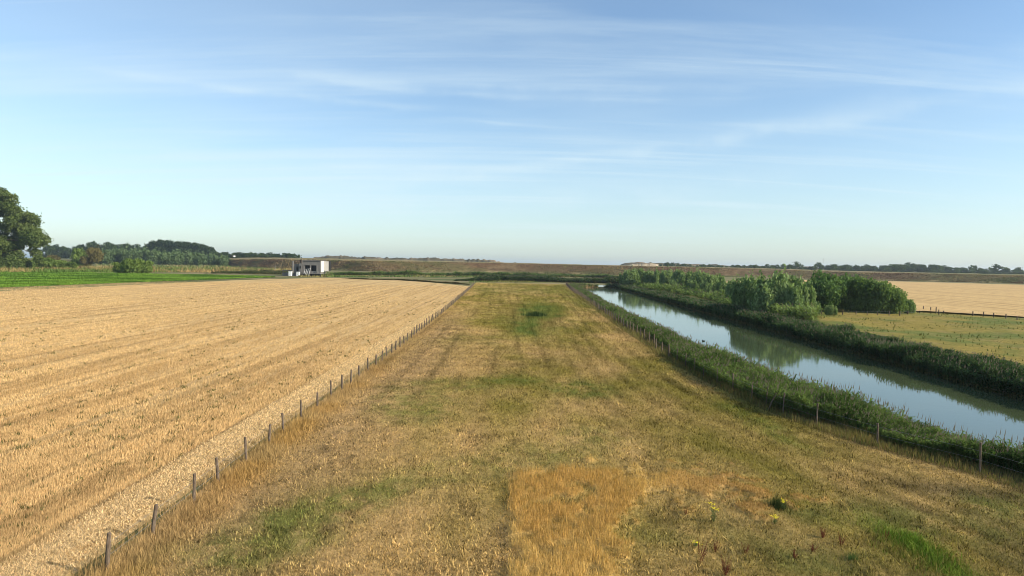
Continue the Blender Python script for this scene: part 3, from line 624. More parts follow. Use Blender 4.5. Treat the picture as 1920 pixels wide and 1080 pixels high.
# ------------------------------------------------------------------ trees
def crown_mesh(name, lobes, nl, size, c0, c1, shell=0.45, seed=0, upright=0.0):
    r_ = np.random.default_rng(seed); lobes = np.array(lobes, float)
    vol = lobes[:, 3]*lobes[:, 4]*lobes[:, 5]; pr = vol**.7; pr /= pr.sum(); idx = r_.choice(len(lobes), nl, p=pr)
    d = r_.normal(0, 1, (nl, 3)); d /= np.linalg.norm(d, axis=1)[:, None]; rad = (shell+(1-shell)*r_.uniform(0, 1, nl)**.6)[:, None]
    bumpy = 1+.22*(vn(d[:, 0]*3+idx*7, d[:, 1]*3+d[:, 2]*2, 5)-.5)[:, None]
    tail = 1+np.where(r_.uniform(0, 1, nl) < .22, np.abs(r_.normal(0, .28, nl)), 0)[:, None]; pc = lobes[idx, :3]+d*rad*bumpy*tail*lobes[idx, 3:6]
    s = size*r_.uniform(.5, 1.3, nl)[:, None]
    nrm = r_.normal(0, 1, (nl, 3))+d*.7; nrm /= np.linalg.norm(nrm, axis=1)[:, None]
    a = np.cross(nrm, r_.normal(0, 1, (nl, 3))); 
    a[:, 2] += upright*np.sign(a[:, 2]); a /= np.linalg.norm(a, axis=1)[:, None]; b = np.cross(nrm, a)
    V = np.stack([pc-a*s*.9, pc+b*s*.5, pc+a*s*.9, pc-b*s*.5], 1)
    V[:, :, 2] = np.maximum(V[:, :, 2], .05)
    lob = r_.uniform(0, 1, len(lobes))[idx]; t = np.clip(lob*.55+r_.uniform(0, 1, nl)*.45, 0, 1)
    c = lerp(np.broadcast_to(np.array(c0), (nl, 3)), np.array(c1), t)*r_.uniform(.75, 1.25, nl)[:, None]
    return V.reshape(-1, 3), np.arange(nl*4).reshape(nl, 4), np.repeat(c, 4, 0)
def make_tree(name, lobes, nl, size, c0, c1, trunk_h, trunk_r, seed=0, shell=.45, upright=0., limbs=5):
    root = empty(name, (0, 0, 0)); V, Fc, C = crown_mesh(name, lobes, nl, size, c0, c1, shell, seed, upright)
    npmesh('crown', V, Fc, M_leaf, root, col=C)
    r_ = random.Random(seed); mb = MB(); mb.tube([(0, 0, -.3), (.02*trunk_h, 0, trunk_h*.4), (0, .02*trunk_h, trunk_h)], [trunk_r, trunk_r*.75, trunk_r*.35], 7)
    for i in range(limbs):
        l = r_.choice(lobes); h0 = trunk_h*r_.uniform(.3, .9)
        mb.tube([(0, 0, h0), (l[0]*.5, l[1]*.5, (h0+l[2])*.5), (l[0]*.95, l[1]*.95, l[2])], [trunk_r*.45, trunk_r*.28, trunk_r*.08], 5)
    mb.build('trunk', M_bark, root, True); return root
def rl(seed): return random.Random(seed)
def willow_lobes(seed, h=7, w=2.2, k=9):
    r_ = rl(seed); L_ = []
    for i in range(k):
        a = r_.uniform(0, 6.28); rr = w*r_.uniform(.1, .85); hh = h*r_.uniform(.6, 1.0)*(1-.22*rr/w)
        L_.append((rr*math.cos(a), rr*math.sin(a), hh*.55, w*r_.uniform(.16, .34), w*r_.uniform(.16, .34), hh*.47))
    return L_
def round_lobes(seed, h=10, w=5, k=14, low=.15):
    r_ = rl(seed); L_ = []
    for i in range(k):
        a = r_.uniform(0, 6.28); u_ = r_.uniform(-.9, 1); rr = w*math.sqrt(max(0, 1-u_*u_))*r_.uniform(.4, .75); z = h*(low+(1-low)*.5)+u_*h*(1-low)*.36
        s = w*r_.uniform(.20, .44); L_.append((rr*math.cos(a), rr*math.sin(a), z, s, s, s*r_.uniform(.7, 1.0)))
    return L_
WC0 = (0.095, 0.165, 0.055); WC1 = (0.30, 0.38, 0.17)
willows = [make_tree('willow_tree', willow_lobes(10+i, 7.4, 3.3, 22), 7500, .36, WC0, WC1, 3.2, .16, 20+i, .25, .8) for i in range(4)]
bushes = [make_tree('willow_bush', round_lobes(30+i, 7.2, 4.8, 34, .0), 11000, .36, c0, c1, 2.5, .18, 40+i, .4, .3) for i, (c0, c1) in enumerate([((0.05, 0.105, 0.038), (0.15, 0.23, 0.080)), ((0.070, 0.130, 0.040), (0.20, 0.275, 0.09))])]
FC0 = (0.030, 0.062, 0.022); FC1 = (0.095, 0.135, 0.045)
fars = [make_tree('broadleaf_tree', round_lobes(50+i, 12, 6.5, 12, .05), 900, .95, FC0, FC1, 5, .35, 60+i, .4) for i in range(3)]
poplars = [make_tree('poplar_tree', [(0, 0, h_, w_, w_, 4.5) for h_, w_ in ((6, 4.5), (11, 5.6), (17, 6.2), (23, 6.0))]+round_lobes(70+i, 31, 7.5, 16, .2), 2200, 1.3, (0.022, 0.048, 0.024), (0.080, 0.115, 0.050), 10, .5, 80+i, .5, .5) for i in range(2)]
farw = [make_tree('willow_tree', willow_lobes(90+i, 15, 5, 10), 1300, .9, (0.08, 0.13, 0.05), (0.20, 0.27, 0.12), 5, .3, 95+i, .3, .8) for i in range(2)]
protos = willows+bushes+fars+poplars+farw
used = {}
def plant(proto, loc, s, label, cat, group=None, name=None):
    if proto.name not in used: used[proto.name] = 1; o = proto
    else: o = copy_tree(proto)
    o.location = [float(q) for q in loc]; o.rotation_euler = (0, 0, random.uniform(0, 6.28)); o.scale = s if isinstance(s, tuple) else (s, s, s)
    tag(o, label, cat, group); return o
# (px, base depth, height m, proto, width factor)
def col_tree(px, d, hpx_top, proto, h0, label, group, wf=1.0, cat='tree', z=0.0):
    p = PD(px, 500, d); top = PD(px, hpx_top, d)[2]; s = (top-z)/h0
    return plant(proto, (p[0], d, z), (s*wf, s*wf, s), label, cat, group)
GW = 'willows beyond the river'
LW = 'grey-green feathery willow in the thicket beyond the river'
for i, (px, d, top, wf) in enumerate([
    (1172, 300, 508, .9), (1186, 290, 504, 1.0), (1202, 296, 502.5, 1.05), (1219, 284, 504, 1.), (1236, 280, 503, 1.1), (1254, 268, 505, 1.), (1270, 262, 504, 1.0), (1288, 248, 507, 1.), (1303, 252, 505, .9), (1318, 228, 508, 1.),
    (1334, 212, 514, .85), (1346, 216, 511, .8), (1358, 200, 520, .9), (1372, 172, 524, .8), (1330, 200, 530, .9), (1300, 225, 522, .9), (1262, 245, 522, .8), (1385, 160, 532, .8),
    (1403, 140, 517, .9), (1420, 134, 513, .95), (1438, 130, 511, .95), (1458, 127, 510, 1.0), (1476, 127, 513, .95), (1494, 128, 517, .95), (1408, 137, 535, 1.0), (1450, 124, 528, .95), (1482, 123, 532, .95), (1508, 127, 530, .7),
    (1352, 188, 540, .9), (1425, 130, 541, .9)]):
    col_tree(px, d, top, willows[i % 4], 6.9, LW, GW, wf*random.uniform(.9, 1.15))
b0 = col_tree(1545, 140, 514, bushes[0], 7.2, 'large dark green bush left of the bright green bushes beyond the river', None, .95, 'bush')
col_tree(1583, 146, 519, bushes[0], 7.2, 'dark green bush squeezed between the darkest bush and the bright green ones', None, .8, 'bush')
col_tree(1612, 139, 521, bushes[1], 7.2, 'bright green bush in the middle of the clump at the pasture edge', None, .85, 'bush')
col_tree(1645, 137, 527, bushes[1], 7.2, 'bright green rounded bush second from the right end of the clump', None, .9, 'bush')
col_tree(1672, 136, 540, bushes[1], 7.2, 'low green bush at the right end of the clump by the far field', None, .9, 'bush')
col_tree(1704, 137, 557, willows[1], 7.4, 'small lone shrub beside the posts at the corner of the far stubble field', None, 1.0, 'shrub')
for q, px, tp, d in ((0, 1532, 560, 131), (1, 1560, 566, 129)):
    col_tree(px, d, tp+4, willows[q], 7.4, 'low yellowish willow shoot in front of the darkest bush' if q == 0 else 'short yellowish shoot behind the pale posts of the pasture fence', None, 1.2, 'shrub')
# tree line far on the right
FG = 'trees along the far right skyline'
LF = 'small dark round tree on the far right skyline'
big_right = {1497: (491.5, 'dark domed tree left of the gap in the far right skyline'), 1532: (492.5, 'round dark tree beside the thin mast on the skyline'), 1698: (493, 'tall dark tree rising at the middle of the right skyline'),
             1823: (498, 'big dark dome of a tree left of the last pair on the right skyline'), 1872: (497, 'widest dark tree near the right edge of the skyline'), 1905: (502, 'dark tree last before the right edge of the photo')}
for px, (tp, lb) in big_right.items(): col_tree(px, 1000 if px < 1800 else 900, tp, fars[px % 3], 12, lb, None, 1.35 if px > 1800 else 1.1)
for i, px in enumerate(list(range(1240, 1490, 11))+[1512, 1520]+list(range(1552, 1690, 9))+list(range(1708, 1815, 9))+[1845, 1852, 1888, 1915]):
    hz = 494+.0175*(px-960)
    tp = np.interp(px, [1240, 1270, 1300, 1400, 1470, 1512, 1560, 1640, 1700, 1740, 1800, 1920], [494.5, 493.5, 496.5, 498.5, 496, 500, 496.5, 498, 495, 497, 502, 505])+random.uniform(-1.2, 1.5)
    col_tree(px, 960+random.uniform(-60, 80), tp, fars[i % 3], 12, LF, FG, random.uniform(.9, 1.5))
# left: far wood of poplars, willow row, hedge trees
for i, (px, tp) in enumerate([(272, 456), (279, 450), (286, 446), (294, 443.5), (302, 442.5), (310, 443), (318, 444), (326, 445), (334, 446), (342, 446), (350, 447), (358, 448), (366, 449), (374, 450), (382, 453), (390, 456), (397, 459), (402, 465)]):
    col_tree(px, 900, tp, poplars[i % 2], 32, 'tall dark poplar packed in the dense wood on the left skyline', 'poplars in the dense wood on the left skyline', .8)
for i, px in enumerate([q_+random.uniform(-4, 4) for q_ in range(182, 425, 8)]):
    tp = np.interp(px, [182, 250, 330, 400, 425], [462, 463, 466, 471, 476])+random.uniform(-2.5, 3.5)
    col_tree(px, 760+random.uniform(-30, 40), tp, farw[i % 2], 15, 'pale grey-green willow in the long row before the dark wood', 'row of willows before the dark wood', random.uniform(1.1, 1.7))
for i, (px, tp) in enumerate([(85, 463), (92, 461), (100, 462), (108, 460), (117, 463), (126, 465), (136, 464), (150, 461), (158, 459), (166, 459), (174, 455), (182, 459), (196, 455), (205, 457), (214, 459), (224, 460), (236, 458), (248, 460), (262, 459)]):
    col_tree(px, 1000, tp, fars[i % 3], 12, 'small bluish tree on the distant skyline between the big tree and the dark wood', 'distant trees on the left skyline', .8)
for i, px in enumerate(range(412, 560, 8)):
    tp = np.interp(px, [412, 440, 470, 500, 560], [473, 474.5, 474, 475.5, 477])+random.uniform(-1, 1.5)
    col_tree(px, 860, tp, fars[i % 3], 12, 'low green tree peeping over the dyke left of the concrete building', 'trees peeping over the dyke', 1.1)
# bushes and hedge by the crop field
def hedge_tree(px, basepy, tp, proto, h0, label, wf=1.0, group=None, cat='bush'):
    p = P(px, basepy); col_tree(px, p[1], tp, proto, h0, label, group, wf, cat)
B2 = make_tree('bush', round_lobes(130, 9, 6.5, 26, .0), 3600, .75, (0.08, 0.14, 0.028), (0.22, 0.29, 0.07), 3, .2, 131, .4, .4)
B3 = make_tree('bush', round_lobes(132, 9, 6.5, 16, .0), 2600, .75, (0.10, 0.085, 0.03), (0.20, 0.17, 0.06), 3, .2, 133, .4, .3)
hedge_tree(146, 499, 465, B2, 9, 'green bush left of the brown bush behind the crop field', .8)
hedge_tree(171, 500, 464, B3, 9, 'brown-leaved bush behind the crop field', .75)
for i, (px, b_, tp) in enumerate([(8, 503, 489), (32, 503, 484), (58, 503, 487), (82, 503, 482), (104, 503, 487), (128, 504, 490)]):
    hedge_tree(px, b_, tp, B2, 9, 'low green hedge bush at the foot of the big tree', 1.7, 'hedge bushes at the foot of the big tree')
for i, (px, b_, tp, lb) in enumerate([(226, 512, 491, 'leftmost green bush of the clump behind the crop field'), (247, 513, 484, 'tallest bush of the clump in the middle of the crop field edge'), (270, 513, 488, 'right-hand green bush of the clump behind the crop field')]):
    hedge_tree(px, b_, tp, B2, 9, lb, 1.0)
hedge_tree(-20, 503, 470, B2, 9, 'large green bush under the big tree at the very left edge', 1.6)
hedge_tree(102, 497, 478, B3, 9, 'small reddish-brown bush between the big tree and the green bush', 1.1)
# the big tree cut by the left edge
r_ = rl(5); lob = []
for i in range(170):
    z = r_.uniform(2, 42.5); wz = np.interp(z, [2, 10, 15, 19, 25, 32, 38, 43], [20, 21, 25, 24, 19, 16, 11, 3]); a = r_.uniform(0, 6.28); rr = wz*math.sqrt(r_.uniform(.02, .92)); s = r_.uniform(1.5, 4.0)
    lob.append((rr*math.cos(a), rr*math.sin(a), z, s*1.05, s*1.05, s*1.05))
bt = make_tree('big_tree', lob, 75000, .72, (0.050, 0.085, 0.024), (0.19, 0.235, 0.070), 26, 1.1, 141, .45, 0, 16)
p = P(-6, 505); col_tree(-8, p[1]+12, 352, bt, 44.5, 'huge broad tree cut off by the left edge of the photo', None, 1.06)

# ------------------------------------------------------------------ fences
def post(parent, x, y, z, h, r=.045, lx=0., ly=0., name='post'):
    mb = MB(); mb.tube([(x, y, z-.2), (x+lx*.5, y+ly*.5, z+h*.5), (x+lx, y+ly, z+h-.02), (x+lx, y+ly, z+h)], [r, r*random.uniform(.92, 1.05), r*.95, r*.7], 8)
    return mb.build(name, M_wood, parent)
def post_box(parent, x, y, z, h, r, lx=0, ly=0): return post(parent, x, y, z, h, r, lx, ly)
lf = tag(empty('fence', (-11.3, 18.6, 0)), 'fence of dark wooden posts between stubble field and meadow', 'fence')
y = 18.45; pl = []; i = 0
while y < 262:
    pl.append(y); y += 2.65+random.uniform(-.3, .35)
for i, y in enumerate(pl):
    x = float(fence_l(y))+random.uniform(-.05, .05); z = 0.02; hh = random.uniform(.95, 1.2)
    if i == 0: hh = 1.22
    o = post(lf, x+11.3, y-18.6, z, hh, .06 if i < 12 else .055+.0002*y, random.gauss(0, .05)+(.10 if i == 1 else 0), random.gauss(0, .04))
def wire(parent, pts, org, hs, r=.0035):
    mb = MB()
    for h_ in hs: mb.tube([(a-org[0], b-org[1], c_+h_) for a, b, c_ in pts], [r]*len(pts), 4)
    mb.build('wire', M_wire, parent)
wire(lf, [(float(fence_l(q)), q, .02) for q in pl], (-11.3, 18.6), (.5, .85))
rf = tag(empty('fence', (20.9, 29, 0)), 'fence of grey wooden posts between meadow and near reeds', 'fence')
pr = [24.5, 29.2, 33.5, 37.4, 40.4, 42.6, 44.6, 47.6, 50.5, 53.5]; y = 56.0
while y < 292: pr.append(y); y += 2.9+random.uniform(-.25, .3)
pts = []
for i, y in enumerate(pr):
    x = float(fence_r(y))+(-.30 if 35 < y < 72 else .05); z = float(mead_z(np.array([x]), np.array([y]))[0]); hh = random.uniform(1.12, 1.36); pts.append((x, y, z))
    post(rf, x-20.9, y-29, z, hh, .045 if y < 60 else .05+.0002*y, random.gauss(0, .04), random.gauss(0, .03))
wire(rf, pts, (20.9, 29), (.55, .95))
x = float(fence_r(41.2))-.35
for (dx, dy, lx) in ((-.55, 0.0, .55), (.95, .0, -.85)):
    post(rf, x+dx-20.9+.1, 41.4-29+dy, .05, 1.15, .045, lx, .05, 'brace')
ff = tag(empty('fence', tuple(P(1605, 590))), 'distant post fence around the pasture corner by the far stubble field', 'fence'); o0 = P(1605, 590); wp = []
for px, py, tp in [(1540, 588, 581), (1560, 589, 582), (1580, 590, 582), (1605, 590.5, 583), (1626, 591, 584), (1645, 591, 584), (1667, 591, 583), (1687, 592, 583), (1702, 590, 582), (1724, 588, 582), (1731, 582, 573), (1745, 584, 575), (1755, 587, 575), (1760, 590, 580), (1769, 589, 582), (1824, 592, 583), (1844, 593, 584), (1863, 595, 586), (1886, 597, 588), (1907, 599.5, 593), (1928, 602, 594), (1950, 604, 596)]:
    q = P(px, py, .15); hgt = (py-tp)*q[1]/F; post(ff, q[0]-o0[0], q[1]-o0[1], .1, hgt, .10); wp.append((q[0], q[1], .1))
wire(ff, wp[:10], (o0[0], o0[1]), (.4, .75), .006); 

# ------------------------------------------------------------------ pumping station by the ditch
def station():
    q = P(572, 518); D = q[1]; k = D/F            # metres per photo pixel there
    root = tag(empty('concrete_building', (q[0], D, 0)), 'grey concrete building with two dark openings and a sunlit white side wall', 'building')
    X = lambda px: (px-572)*k
    Z = lambda py: (518-py)*k
    dp = 9.0
    w1 = MB(); w1.quadbox(X(567), X(601), 0, dp, Z(497.3), Z(489))            # deep lintel and roof block
    w1.quadbox(X(567), X(570.6), .02, dp, Z(513), Z(497.3)); w1.quadbox(X(592.8), X(601), .02, dp, Z(513), Z(497.3)); w1.quadbox(X(570.6), X(592.8), .3, dp, Z(513), Z(508.3)); w1.quadbox(X(570.6), X(592.8), dp-.4, dp, Z(508.3), Z(497.3))
    wl = w1.build('wall', M_conc, root)
    MB().quadbox(X(566.4), X(601.6), -.35, dp+.2, Z(489), Z(488)).build('roof', M_conc, root)
    MB().quadbox(X(581), X(582.8), -.25, .4, Z(513), Z(497.3)).build('pillar', M_conc, root)
    MB().quadbox(X(593.4), X(595), -.3, .02, Z(513), Z(497.3)).build('pillar', M_conc, root)
    for a, b in ((571, 580.6), (583.2, 592.4)):
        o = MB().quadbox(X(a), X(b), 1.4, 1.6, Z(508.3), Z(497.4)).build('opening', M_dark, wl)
    sw = MB(); sw.quadbox(X(601), X(601)+.35, 0.1, dp, Z(510), Z(489.2)); 
    sw.build('side_wall', M_lit_wall, root)
    # white wing standing further back on the right, sunlight put into its colour
    wg = MB(); wg.quadbox(X(602), X(611), 5, 6, Z(508), Z(489.3)); wg.build('white_wall', M_lit_wall, root).rotation_euler = (0, 0, 0)
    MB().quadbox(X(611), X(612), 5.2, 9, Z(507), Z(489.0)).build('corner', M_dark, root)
    # platform; a dark block stands in for the shade beneath it
    MB().quadbox(X(566), X(603), -2.6, 0, Z(513.2), Z(512)).build('platform', M_conc, root)
    MB().quadbox(X(578), X(602), -1.2, 0, 0, Z(513.2)).build('underside_shade', M_dark, root)
    rl_ = MB()
    for px in (583.5, 586, 588.5, 591, 593.5, 597, 600): rl_.tube([(X(px), -2.5, Z(512)), (X(px), -2.5, Z(509.2))], [.05, .05], 5)
    rl_.tube([(X(583.5), -2.5, Z(509.2)), (X(601), -2.5, Z(509.2))], [.06, .06], 5); rl_.build('railing', M_metal, root)
    # low annexe on the left
    an = MB(); an.quadbox(X(548), X(554.6), .5, 6, 0, Z(495.5)); an.quadbox(X(559), X(566.9), .5, 6, 0, Z(495.5)); an.quadbox(X(554.6), X(559), .5, 6, Z(500), Z(495.5)); an.quadbox(X(554.6), X(559), .5, 6, 0, Z(508)); an.quadbox(X(554.6), X(559), 2.2, 6, Z(508), Z(500))
    ax = an.build('annexe', M_conc, root)
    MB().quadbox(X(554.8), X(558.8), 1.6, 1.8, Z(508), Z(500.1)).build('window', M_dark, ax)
    MB().quadbox(X(547.3), X(550), -.2, .5, Z(512), Z(489.5)).build('pillar', M_conc, root)
    MB().quadbox(X(561), X(566.5), -.6, .5, Z(511), Z(494)).build('column', M_conc, root)
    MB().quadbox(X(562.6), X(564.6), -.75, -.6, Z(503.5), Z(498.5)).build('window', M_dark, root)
    MB().tube([(X(566.4), -.3, Z(495)), (X(566.2), -.3, Z(483.8))], [.22, .18], 6).build('vent_pipe', M_conc, root)
    MB().tube([(X(563.4), -.3, Z(494)), (X(563.2), -.3, Z(487))], [.28, .25], 6).build('vent_pipe', M_dark, root)
    MB().quadbox(X(549), X(566), .4, .6, Z(495.5), Z(494.7)).build('parapet', M_conc, ax)
    # sloping braces / sluice gear in front
    g_ = MB()
    for a, b, c_, d_ in ((578, 515.5, 580.5, 504), (582, 516, 584, 502), (576, 514, 577, 505), (573, 513, 574.5, 504)): g_.tube([(X(a), -3.2, Z(b)), (X(c_), -2.0, Z(d_))], [.22, .2], 6)
    g_.tube([(X(573), -2.4, Z(505)), (X(584), -2.4, Z(503.5))], [.14, .14], 5); g_.build('sluice_gear', M_metal, root)
    for px, a, b, lb in ((549, 509.5, 516.5, 'white cabinet at the left corner of the concrete building'), (563.5, 509.5, 516, 'white cabinet in front of the column of the concrete building')):
        c = tag(empty('cabinet', (q[0]+X(px), D-4, 0)), lb, 'cabinet')
        wdt = 2.6*k; hs_ = MB().quadbox(-wdt, wdt, -.8, .8, .15, (b-a)*k+.4).build('housing', M_white, c); MB().quadbox(-wdt-.1, wdt+.1, -.9, .9, (b-a)*k+.4, (b-a)*k+.55).build('lid', M_white, c); MB().quadbox(-.06, .06, -.86, -.8, .9, 1.3).build('handle', M_metal, hs_)
    low = MB(); low.quadbox(X(527), X(546.5), 0, 1.0, 0, Z(512)); low.quadbox(X(527), X(546.5), -.4, 1.2, Z(508.6), Z(507.2)); 
    for px in (528, 534, 540, 546): low.quadbox(X(px)-.15, X(px)+.15, 0, .5, Z(512), Z(508.6))
    tag(low.build('footbridge', M_conc, None), 'low grey footbridge reaching the concrete building from the left', 'footbridge').location = (q[0], D+2, 0)
station()
p = P(516, 509); t = tag(empty('marker_post', (p[0], p[1], 0)), 'thin pale pole standing in front of the dyke', 'pole')
MB().tube([(0, 0, -.2), (0, 0, 4.0)], [.15, .12], 6).build('shaft', M_metal, t); MB().quadbox(-.22, .22, -.08, .08, 4.0, 4.3).build('cap', M_metal, t)
def hut(px, py, d, w_, h_, lb):
    q = PD(px, py, d); r_ = tag(empty('hut', (q[0], d, q[2]-.3)), lb, 'hut'); MB().quadbox(-w_/2, w_/2, -1.5, 1.5, 0, h_).build('wall', M_white, r_)
    m2 = MB(); m2.v = [(-w_/2-.2, -1.7, h_), (w_/2+.2, -1.7, h_), (w_/2+.2, 1.7, h_), (-w_/2-.2, 1.7, h_), (-w_/2-.2, 0, h_+.8), (w_/2+.2, 0, h_+.8)]; m2.f = [[0, 1, 5, 4], [2, 3, 4, 5], [1, 2, 5], [3, 0, 4], [3, 2, 1, 0]]; m2.build('roof', M_conc, r_)
hut(439, 481, 740, 1.6, 1.3, 'tiny white hut on the dyke crest near the dark wood'); hut(966, 494.5, 690, 1.8, 1.3, 'tiny white hut on the dyke crest at the middle of the horizon')
q = PD(1543, 500, 1000); t = tag(empty('mast', (q[0], 1000, 0)), 'thin tall mast on the skyline beside a round tree', 'mast'); MB().tube([(0, 0, 0), (0, 0, PD(1543, 484, 1000)[2])], [.35, .18], 6).build('pole', M_metal, t)
MB().tube([(-1, 0, PD(1543, 487, 1000)[2]), (1, 0, PD(1543, 487, 1000)[2])], [.12, .12], 5).build('crossbar', M_metal, t)

# coot on the river
p = P(1319, 640, -1.0); t = tag(empty('coot', (p[0], p[1], -1.0), R(170), 1.0), 'small black water bird swimming on the river', 'bird')
M_blk = mat_flat('black_feathers', (0.012, 0.012, 0.014), .6, .2, 20, .3)
b_ = MB(); b_.ell((0, 0, .05), (.20, .105, .085), 12, 8, R(6)); b_.tube([(.13, 0, .08), (.17, 0, .15), (.19, 0, .20)], [.06, .04, .035], 8); b_.ell((.205, 0, .215), (.05, .036, .038), 10, 6); b_.tube([(-.15, 0, .07), (-.24, 0, .10)], [.06, .015], 6)
b_.build('body', M_blk, t, True); MB().tube([(.24, 0, .215), (.29, 0, .205)], [.018, .004], 6).build('bill', M_white, t); MB().ell((.243, 0, .235), (.015, .014, .02), 8, 5).build('forehead_shield', M_white, t)

# ------------------------------------------------------------------ foreground plants
M_rust = mat_flat('dry_dock_seed', (0.13, 0.045, 0.022), .9, .05, 20, .4); M_stem = mat_flat('green_stem', (0.10, 0.12, 0.035), .8, .1, 20, .3)
M_yel = mat_flat('yellow_petal', (0.75, 0.62, 0.03), .7, .1, 20, .15); M_lf = mat_flat('weed_leaf', (0.07, 0.11, 0.03), .8, .1, 20, .35)
def dock(loc, h, k, lb, mat=M_rust):
    t = tag(empty('dock_plant', loc), lb, 'weed', None); s_ = MB()
    for i in range(k):
        sd_ = MB(); a = random.uniform(0, 6.28); l = random.uniform(.08, .42)*h; hh = h*random.uniform(.65, 1); tip = (math.cos(a)*l, math.sin(a)*l, hh)
        s_.tube([(random.gauss(0, .03), random.gauss(0, .03), -.03), (tip[0]*.4, tip[1]*.4, hh*.5), tip], [.007, .006, .003], 4)
        for j in range(26):
            u_ = .4+.6*j/26; c_ = (tip[0]*u_, tip[1]*u_, hh*u_); sz = .03*(1.15-u_*.7); b0_ = Vector(c_)+Vector((random.gauss(0, .016), random.gauss(0, .016), random.gauss(0, .01)))
            bb = len(sd_.v); a2 = random.uniform(0, 6.28); d_ = Vector((math.cos(a2), math.sin(a2), .6))*sz; e_ = Vector((-math.sin(a2), math.cos(a2), .2))*sz*.5
            sd_.v += [tuple(b0_-e_), tuple(b0_+d_), tuple(b0_+e_), tuple(b0_-d_*.5)]; sd_.f.append([bb, bb+1, bb+2, bb+3])
        sd_.build('seed_head', mat, t)
    s_.build('stem', mat, t)
for px, py, tp, k, lb in [(1312, 1062, 1016, 7, 'tall rust-red dock plant left of the reddish clump at the bottom'), (1358, 1086, 1048, 11, 'reddish dock clump cut by the bottom edge of the photo'), (1342, 1042, 1016, 8, 'reddish-brown dock behind the tall rust-red one'),
    (1397, 1045, 1022, 5, 'thin brown dock stalk standing alone in short grass'), (1171, 936, 918, 3, 'small dark weed in the golden grass'), (1543, 1016, 990, 9, 'bushy rusty dock left of the forked stalk'), (1576, 1030, 998, 5, 'forked rusty dock stalk in the right foreground'),
    (1661, 1018, 993, 3, 'single dry stalk at the tip of the bright green patch'), (1524, 1042, 1020, 5, 'brown dock left of the pale bare spot'), (1489, 1054, 1034, 8, 'low reddish dock near the bottom right of the grass'), (1285, 972, 952, 3, 'small brown stalk left of the yellow ragwort')]:
    q = P(px, py); dock((q[0], q[1], .04), (py-tp)*q[1]/F*1.08, k, lb)
def ragwort(px, py, tp, k, lb):
    q = P(px, py); h = (py-tp)*q[1]/F; t = tag(empty('ragwort', (q[0], q[1], .04)), lb, 'flower')
    s_ = MB(); l_ = MB(); f_ = MB()
    for i in range(k):
        a = random.uniform(0, 6.28); l = random.uniform(.05, .25)*h; hh = h*random.uniform(.7, 1); tip = (math.cos(a)*l, math.sin(a)*l, hh)
        s_.tube([(0, 0, -.03), (tip[0]*.4, tip[1]*.4, hh*.6), tip], [.009, .007, .004], 5)
        for j in range(7):
            b2 = len(f_.v); o_ = Vector(tip)+Vector((random.gauss(0, .05), random.gauss(0, .05), random.gauss(0, .012)))
            for m2 in range(8): f_.v.append(tuple(o_+Vector((math.cos(m2*.785)*.022, math.sin(m2*.785)*.022, -.003*(m2 % 2)))))
            f_.v.append(tuple(o_+Vector((0, 0, .012)))); f_.f += [[b2+m2, b2+(m2+1) % 8, b2+8] for m2 in range(8)]
        for j in range(9):
            u_ = random.uniform(.1, .8); c_ = Vector((tip[0]*u_, tip[1]*u_, hh*u_)); a2 = random.uniform(0, 6.28); d_ = Vector((math.cos(a2), math.sin(a2), .3))*.10; e_ = Vector((-math.sin(a2), math.cos(a2), 0))*.02
            b2 = len(l_.v); l_.v += [tuple(c_), tuple(c_+d_*.5+e_), tuple(c_+d_), tuple(c_+d_*.5-e_)]; l_.f.append([b2, b2+1, b2+2, b2+3])
    s_.build('stem', M_stem, t); l_.build('leaves', M_lf, t); f_.build('flower_head', M_yel, t)
ragwort(1338, 984, 946, 5, 'yellow-flowered ragwort left of the dark rush clump'); ragwort(1469, 962, 938, 4, 'yellow ragwort rising at the right of the dark rush clump')
ragwort(1452, 988, 964, 4, 'small yellow ragwort in front of the dark rush clump'); ragwort(1303, 1030, 1014, 2, 'tiny yellowish ragwort left of the rust-red docks')
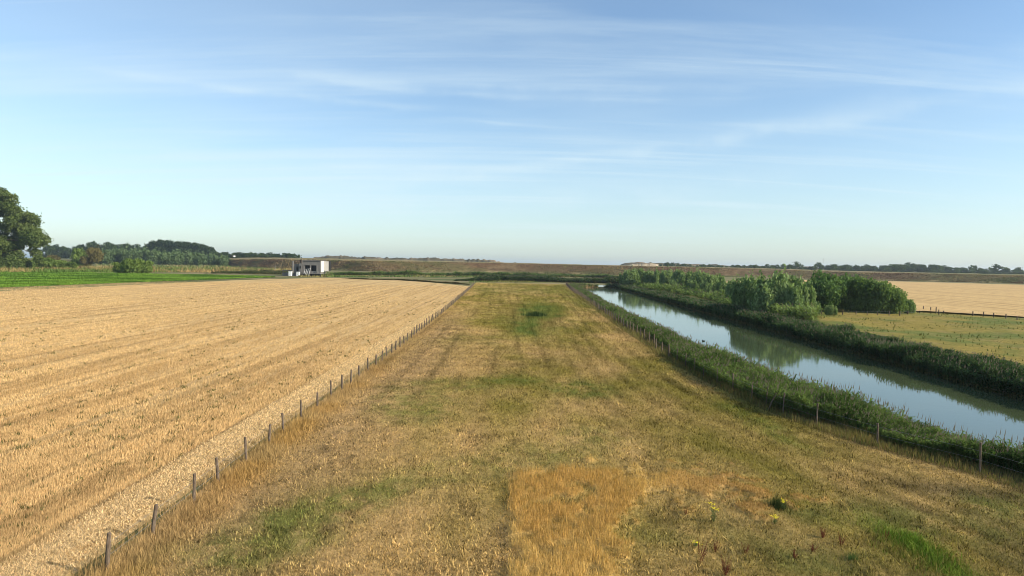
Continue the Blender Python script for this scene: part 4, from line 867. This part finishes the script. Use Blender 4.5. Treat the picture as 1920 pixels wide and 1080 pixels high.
def clump(px, py, tp, n_, spread, c0, c1, name, lb, cat, wd=.016):
    q = P(px, py); h = (py-tp)*q[1]/F; t = rng.uniform(0, 2*math.pi, n_); rr = np.abs(rng.normal(0, spread, n_)); X = rr*np.cos(t); Y = rr*np.sin(t)
    c = lerp(np.broadcast_to(np.array(c0), (n_, 3)), np.array(c1), rng.uniform(0, 1, n_)); o = blades(name, X, Y, np.zeros(n_), h*rng.uniform(.5, 1.05, n_), np.full(n_, wd), c, .4); o.location = (q[0], q[1], .03); tag(o, lb, cat); return o
clump(1456, 958, 930, 420, .2, (.02, .035, .012), (.07, .09, .03), 'rush_clump', 'dark green rush clump with a hollow and painted shadow at its left', 'rush')
clump(1597, 1056, 1034, 160, .12, (.06, .11, .03), (.12, .18, .06), 'weed', 'pale green weed left of the bright green patch', 'weed')
clump(1004, 592, 582, 420, 1.1, (.02, .04, .015), (.06, .09, .03), 'rush_clump', 'dark rushes in the wet hollow in the middle of the meadow', 'rush', .08)
n = 26000; y = rng.uniform(15, 26, n); x = rng.uniform(8, 20, n); px, py = PX(x, y); fz = (fbm(x*1.2, y*1.2, 125, 4)-.5)*80; k = rng.uniform(0, 1, n) < np.clip(blob(px+fz, py-fz*.4, 1740, 1052, 95, 18, 29, .9)+blob(px+fz, py-fz*.4, 1690, 1020, 36, 11, 5, .9), 0, 1)**1.6*.95; x = x[k]; y = y[k]; n = len(x)
c = lerp(np.broadcast_to(np.array([.09, .17, .02]), (n, 3)), np.array([.25, .36, .05]), rng.uniform(0, 1, n))
tag(blades('lush_grass', x, y, mead_z(x, y)-.01, rng.uniform(.08, .26, n), np.full(n, .016), c, .5), 'patch of lush bright green grass in the right foreground', 'grass', kind='stuff')

# ------------------------------------------------------------------ haze
hz = MB(); hz.quadbox(-12000, 12000, -420, 11500, -3.4, 52); m_ = newmat('haze'); pv = N('ShaderNodeVolumePrincipled'); pv.inputs['Color'].default_value = (.80, .90, 1.0, 1); pv.inputs['Density'].default_value = 0.00010; pv.inputs['Anisotropy'].default_value = 0.3
oo = N('ShaderNodeOutputMaterial'); L(pv.outputs[0], oo.inputs['Volume']); h_ = hz.build('haze', m_); h_['kind'] = 'stuff'; h_['label'] = 'thin morning haze lying over the fields'
for p_ in protos+[B2, B3, bt]:
    if 'label' not in p_: print('UNUSED', p_.name)
